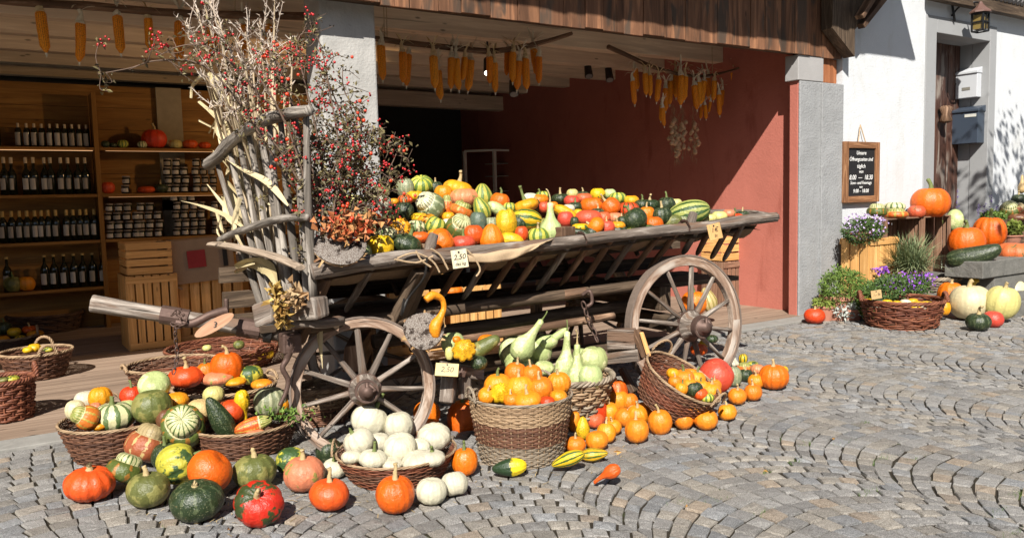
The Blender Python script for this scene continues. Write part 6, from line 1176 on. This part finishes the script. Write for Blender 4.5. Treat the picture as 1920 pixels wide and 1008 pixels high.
for pts, w_ in [([(470, 435), (420, 402), (375, 385), (338, 376)], .018), ([(540, 385), (500, 340), (450, 315), (412, 290)], .026), ([(445, 180), (415, 150), (385, 142), (362, 160), (358, 184)], .022), ([(410, 200), (402, 160), (395, 138)], .05), ([(520, 480), (505, 440), (512, 300), (508, 240)], .045), ([(440, 500), (470, 495), (505, 505), (520, 545)], .05), ([(440, 512), (460, 500), (480, 492)], .03), ([(400, 260), (405, 225), (392, 250)], .02), ([(470, 420), (440, 380), (425, 330)], .03), ([(480, 400), (455, 340), (440, 300)], .028), ([(455, 430), (420, 385), (388, 345)], .014), ([(430, 300), (418, 270), (410, 240)], .03), ([(490, 300), (480, 260), (470, 230)], .05), ([(450, 260), (430, 220), (425, 180)], .045), ([(530, 560), (525, 620), (535, 680)], .03), ([(545, 570), (560, 640), (565, 700)], .03), ([(600, 585), (600, 640), (605, 690)], .02), ([(470, 480), (440, 430), (450, 370)], .035), ([(500, 360), (490, 300), (500, 260)], .03)]: ribbon(mb, pts, w_, -.26 if pts[0] in ((470, 435), (540, 385), (440, 500), (440, 512), (470, 480)) else .12)
for i in range(64):
    x = rng.uniform(415, 520); y = rng.uniform(250, 470); ribbon(mb, [(x, y), (x + rng.normal(0, 14), y - rng.uniform(20, 50)), (x + rng.normal(-8, 22), y - rng.uniform(40, 90))], rng.uniform(.01, .03), rng.uniform(.05, .4))
mb.build('leaves', DLF, T)
T = thing('berry_branches', 'thorny branches of red rose hips and dried leaves tied to the headboard', 'branches', PY(610, 440, 4.6)); mb = MB(); lf = MB(); br = MB(); ob = MB(); TW = plain('twig', (.13, .085, .06), .8, .4, 50.)
LFM = leafm('withered_leaf', (.035, .025, .015), (.24, .2, .09)); BER = plain('rose_hip', (.45, .014, .018), .3, .35, 60., .5); BERO = plain('orange_hip', (.62, .05, .015), .25, .25, 60., .5)
mains = [[(600, 430), (520, 300), (430, 170), (370, 118), (300, 112), (240, 130), (186, 141)], [(600, 430), (540, 250), (470, 130), (400, 60), (370, 40)], [(610, 430), (560, 250), (520, 110), (470, 60)], [(610, 430), (600, 280), (570, 150), (560, 80), (600, 30)], [(620, 430), (640, 300), (620, 180), (605, 100), (592, 60)], [(620, 430), (660, 330), (680, 240), (650, 170), (640, 120)], [(630, 430), (690, 370), (730, 320), (745, 285)], [(620, 440), (680, 390), (720, 350)], [(610, 430), (590, 330), (560, 240), (500, 190), (440, 170)], [(620, 430), (640, 360), (690, 300), (715, 265)], [(600, 420), (575, 300), (540, 180), (520, 130)], [(620, 440), (600, 380), (580, 300), (600, 200), (610, 150)], [(610, 440), (650, 400), (700, 380), (735, 330)], [(500, 190), (430, 110), (380, 85), (330, 90), (290, 112)], [(600, 400), (560, 330), (520, 280), (470, 230), (430, 200)], [(625, 430), (655, 280), (640, 220), (600, 130), (560, 100)]]
for mi, pts in enumerate(mains):
    yv = 4.55 + rng.uniform(-.15, .35); P = smoothp([PY(x + rng.normal(0, 3), y + rng.normal(0, 3), yv + k * .03) for k, (x, y) in enumerate(pts)], 6); tube(mb, P, [.008, .005, .0025], 5, jit=.1); n = len(P)
    ntw = 19 if mi not in (0, 13) else 12
    for k in range(ntw):
        q = rng.uniform(.12 if mi not in (0,) else .45, 1.) ; p = P[min(n - 1, int(q * n))]; dv = unit(rng.normal(0, 1, 3) * V3(1, .6, 1) + V3(0, 0, .1)); L = rng.uniform(.06, .2); Q = smoothp([p, p + dv * L * .5 + rng.normal(0, .015, 3), p + dv * L + rng.normal(0, .02, 3)], 4); tube(mb, Q, [.003, .0015], 4)
        leaves(lf, [Q[rng.integers(1, len(Q))] + rng.normal(0, .012, 3) for _ in range(7)], .030, .5, .5)
        if rng.random() < .42:
            e = Q[-1]
            for _ in range(rng.integers(3, 8)): pp = e + rng.normal(0, .022, 3); blob(br, pp, rng.uniform(.006, .0095), 6)
        elif rng.random() < .35 and p[0] > 1.4:
            for _ in range(rng.integers(1, 4)): blob(ob, Q[-1] + rng.normal(0, .02, 3), rng.uniform(.010, .0135), 8)
for i in range(260):   # the dense heart of the bunch
    c = PY(rng.normal(635, 45), rng.normal(335, 75), 4.55 + rng.uniform(-.05, .3)); dv = unit(rng.normal(0, 1, 3)); L = rng.uniform(.08, .2); tube(mb, [c, c + dv * L * .5 + rng.normal(0, .01, 3), c + dv * L], [.003, .0015], 4); leaves(lf, [c + dv * L * rng.uniform(0, 1) + rng.normal(0, .02, 3) for _ in range(9)], .034, .5, .5)
    if rng.random() < .5:
        for _ in range(rng.integers(2, 6)): blob(br, c + dv * L + rng.normal(0, .02, 3), rng.uniform(.006, .009), 6)
mb.build('twigs', TW, T, smooth=True); lf.build('leaves', LFM, T); br.build('berries', BER, T, smooth=True); ob.build('rose_hips', BERO, T, smooth=True)
# dried flame-coloured leaves and ornamental corn at the headboard foot
T = thing('dried_leaf_posy', 'posy of withered orange and red leaves under the berry branches', 'leaves', PY(650, 430, 4.4)); mb = MB(); leaves(mb, [PY(rng.normal(655, 24), rng.normal(425, 13), 4.4 + rng.uniform(-.05, .15)) for _ in range(260)], .05, .6, .7); mb.build('leaves', leafm('flame_leaf', (.42, .05, .015), (.5, .3, .12)), T)
T = thing('ornamental_corn', 'dangling dried corn ears with shrivelled husks tied to the cart front', 'corn', PY(520, 560, 4.4)); mb = MB()
for i in range(150): q = i / 150; c = PY(517 + q * 16 + rng.normal(0, 5), 538 + q * 72, 4.42 + rng.normal(0, .02)); a = rng.uniform(0, 6.28); leaves(mb, [c], .05, .7, .45)
mb.build('husks', leafm('shrivelled_husk', (.22, .11, .03), (.6, .42, .12)), T); mb = MB(); tube(mb, smoothp([PY(525, 545, 4.45), PY(540, 568, 4.43), PY(552, 560, 4.4)], 4), [.02, .026, .012], 8); mb.build('ear', plain('ear', (.55, .36, .15), .6), T); mb = MB(); leaves(mb, [PY(rng.normal(552, 9), rng.normal(560, 12), 4.38) for _ in range(40)], .06, .8, .5); mb.build('leaves', leafm('brown_curl', (.3, .17, .08), (.5, .36, .2)), T)
mb = MB(); leaves(mb, [PY(rng.normal(535, 22), rng.normal(778, 7), 4.55 + rng.uniform(-.1, .1)) for _ in range(90)], .035, .5, .6, .4); tag(mb.build('green_leaves', LG, origin=PY(535, 780, 4.55)), 'cut green leaves on the wicker basket left of the front wheel', 'leaves')
# fallen leaves on the paving
for (x, y) in [(1288, 944), (1150, 846), (1725, 612), (1560, 820), (430, 990), (1430, 882)]:
    mb = MB(); leaves(mb, [G(x, y, .008)], .05, .3, .6); tag(mb.build('fallen_leaf', leafm('fallen', (.45, .2, .04), (.5, .3, .1)), origin=G(x, y)), 'small dry leaf fallen on the cobbles', 'leaf', 'fallen leaves')
# tree outside the frame to the right whose crown dapples the doorway wall
TB_ = V3(10.6, 1.3, 0); T = thing('courtyard_tree', 'leafy courtyard tree standing right of the view', 'tree', TB_); mb = MB(); log(mb, [TB_, TB_ + V3(.1, 0, 2), TB_ + V3(0, .1, 4.2), TB_ + V3(.2, .2, 6.5)], [.2, .16, .12, .05], 10, .1)
for k in range(14): a = k * 2.4; p = TB_ + V3(0, 0, 3.9 + k * .2); tube(mb, smoothp([p, p + V3(math.cos(a) * .7, math.sin(a) * .7, .5), p + V3(math.cos(a) * 1.5, math.sin(a) * 1.4, .8)], 4), [.05, .02], 6)
mb.build('trunk', BRNW, T, smooth=True); mb = MB()
for k in range(52): v_ = unit(rng.normal(0, 1, 3)) * rng.uniform(.5, 1); c = TB_ + V3(0, 0, 6.) + v_ * V3(2.0, 1.9, 1.9); leaves(mb, c + rng.normal(0, .2, (40, 3)), .13, .3, .6)
mb.build('crown', LG, T)
# straw and dust-dry bits lying between the baskets
mb = MB()
for i in range(420):
    px = rng.uniform(90, 1480); c = G(px, np.interp(px, [90, 400, 900, 1480], [880, 960, 900, 730]) + rng.normal(0, 22), .008); a = rng.uniform(0, 6.28); L = rng.uniform(.01, .05); v_ = V3(math.cos(a), math.sin(a), 0); n_ = V3(-v_[1], v_[0], 0) * .0018
    mb.add([c - n_, c + n_, c + v_ * L + n_ + V3(0, 0, .004), c + v_ * L - n_ + V3(0, 0, .004)], [(0, 1, 2, 3)])
o = mb.build('straw_litter', leafm('straw_bits', (.25, .17, .07), (.55, .42, .22)), origin=G(700, 900)); o['kind'] = 'stuff'; o['label'] = 'bits of straw scattered on the cobbles round the baskets'; o['category'] = 'straw'
finish_labels()
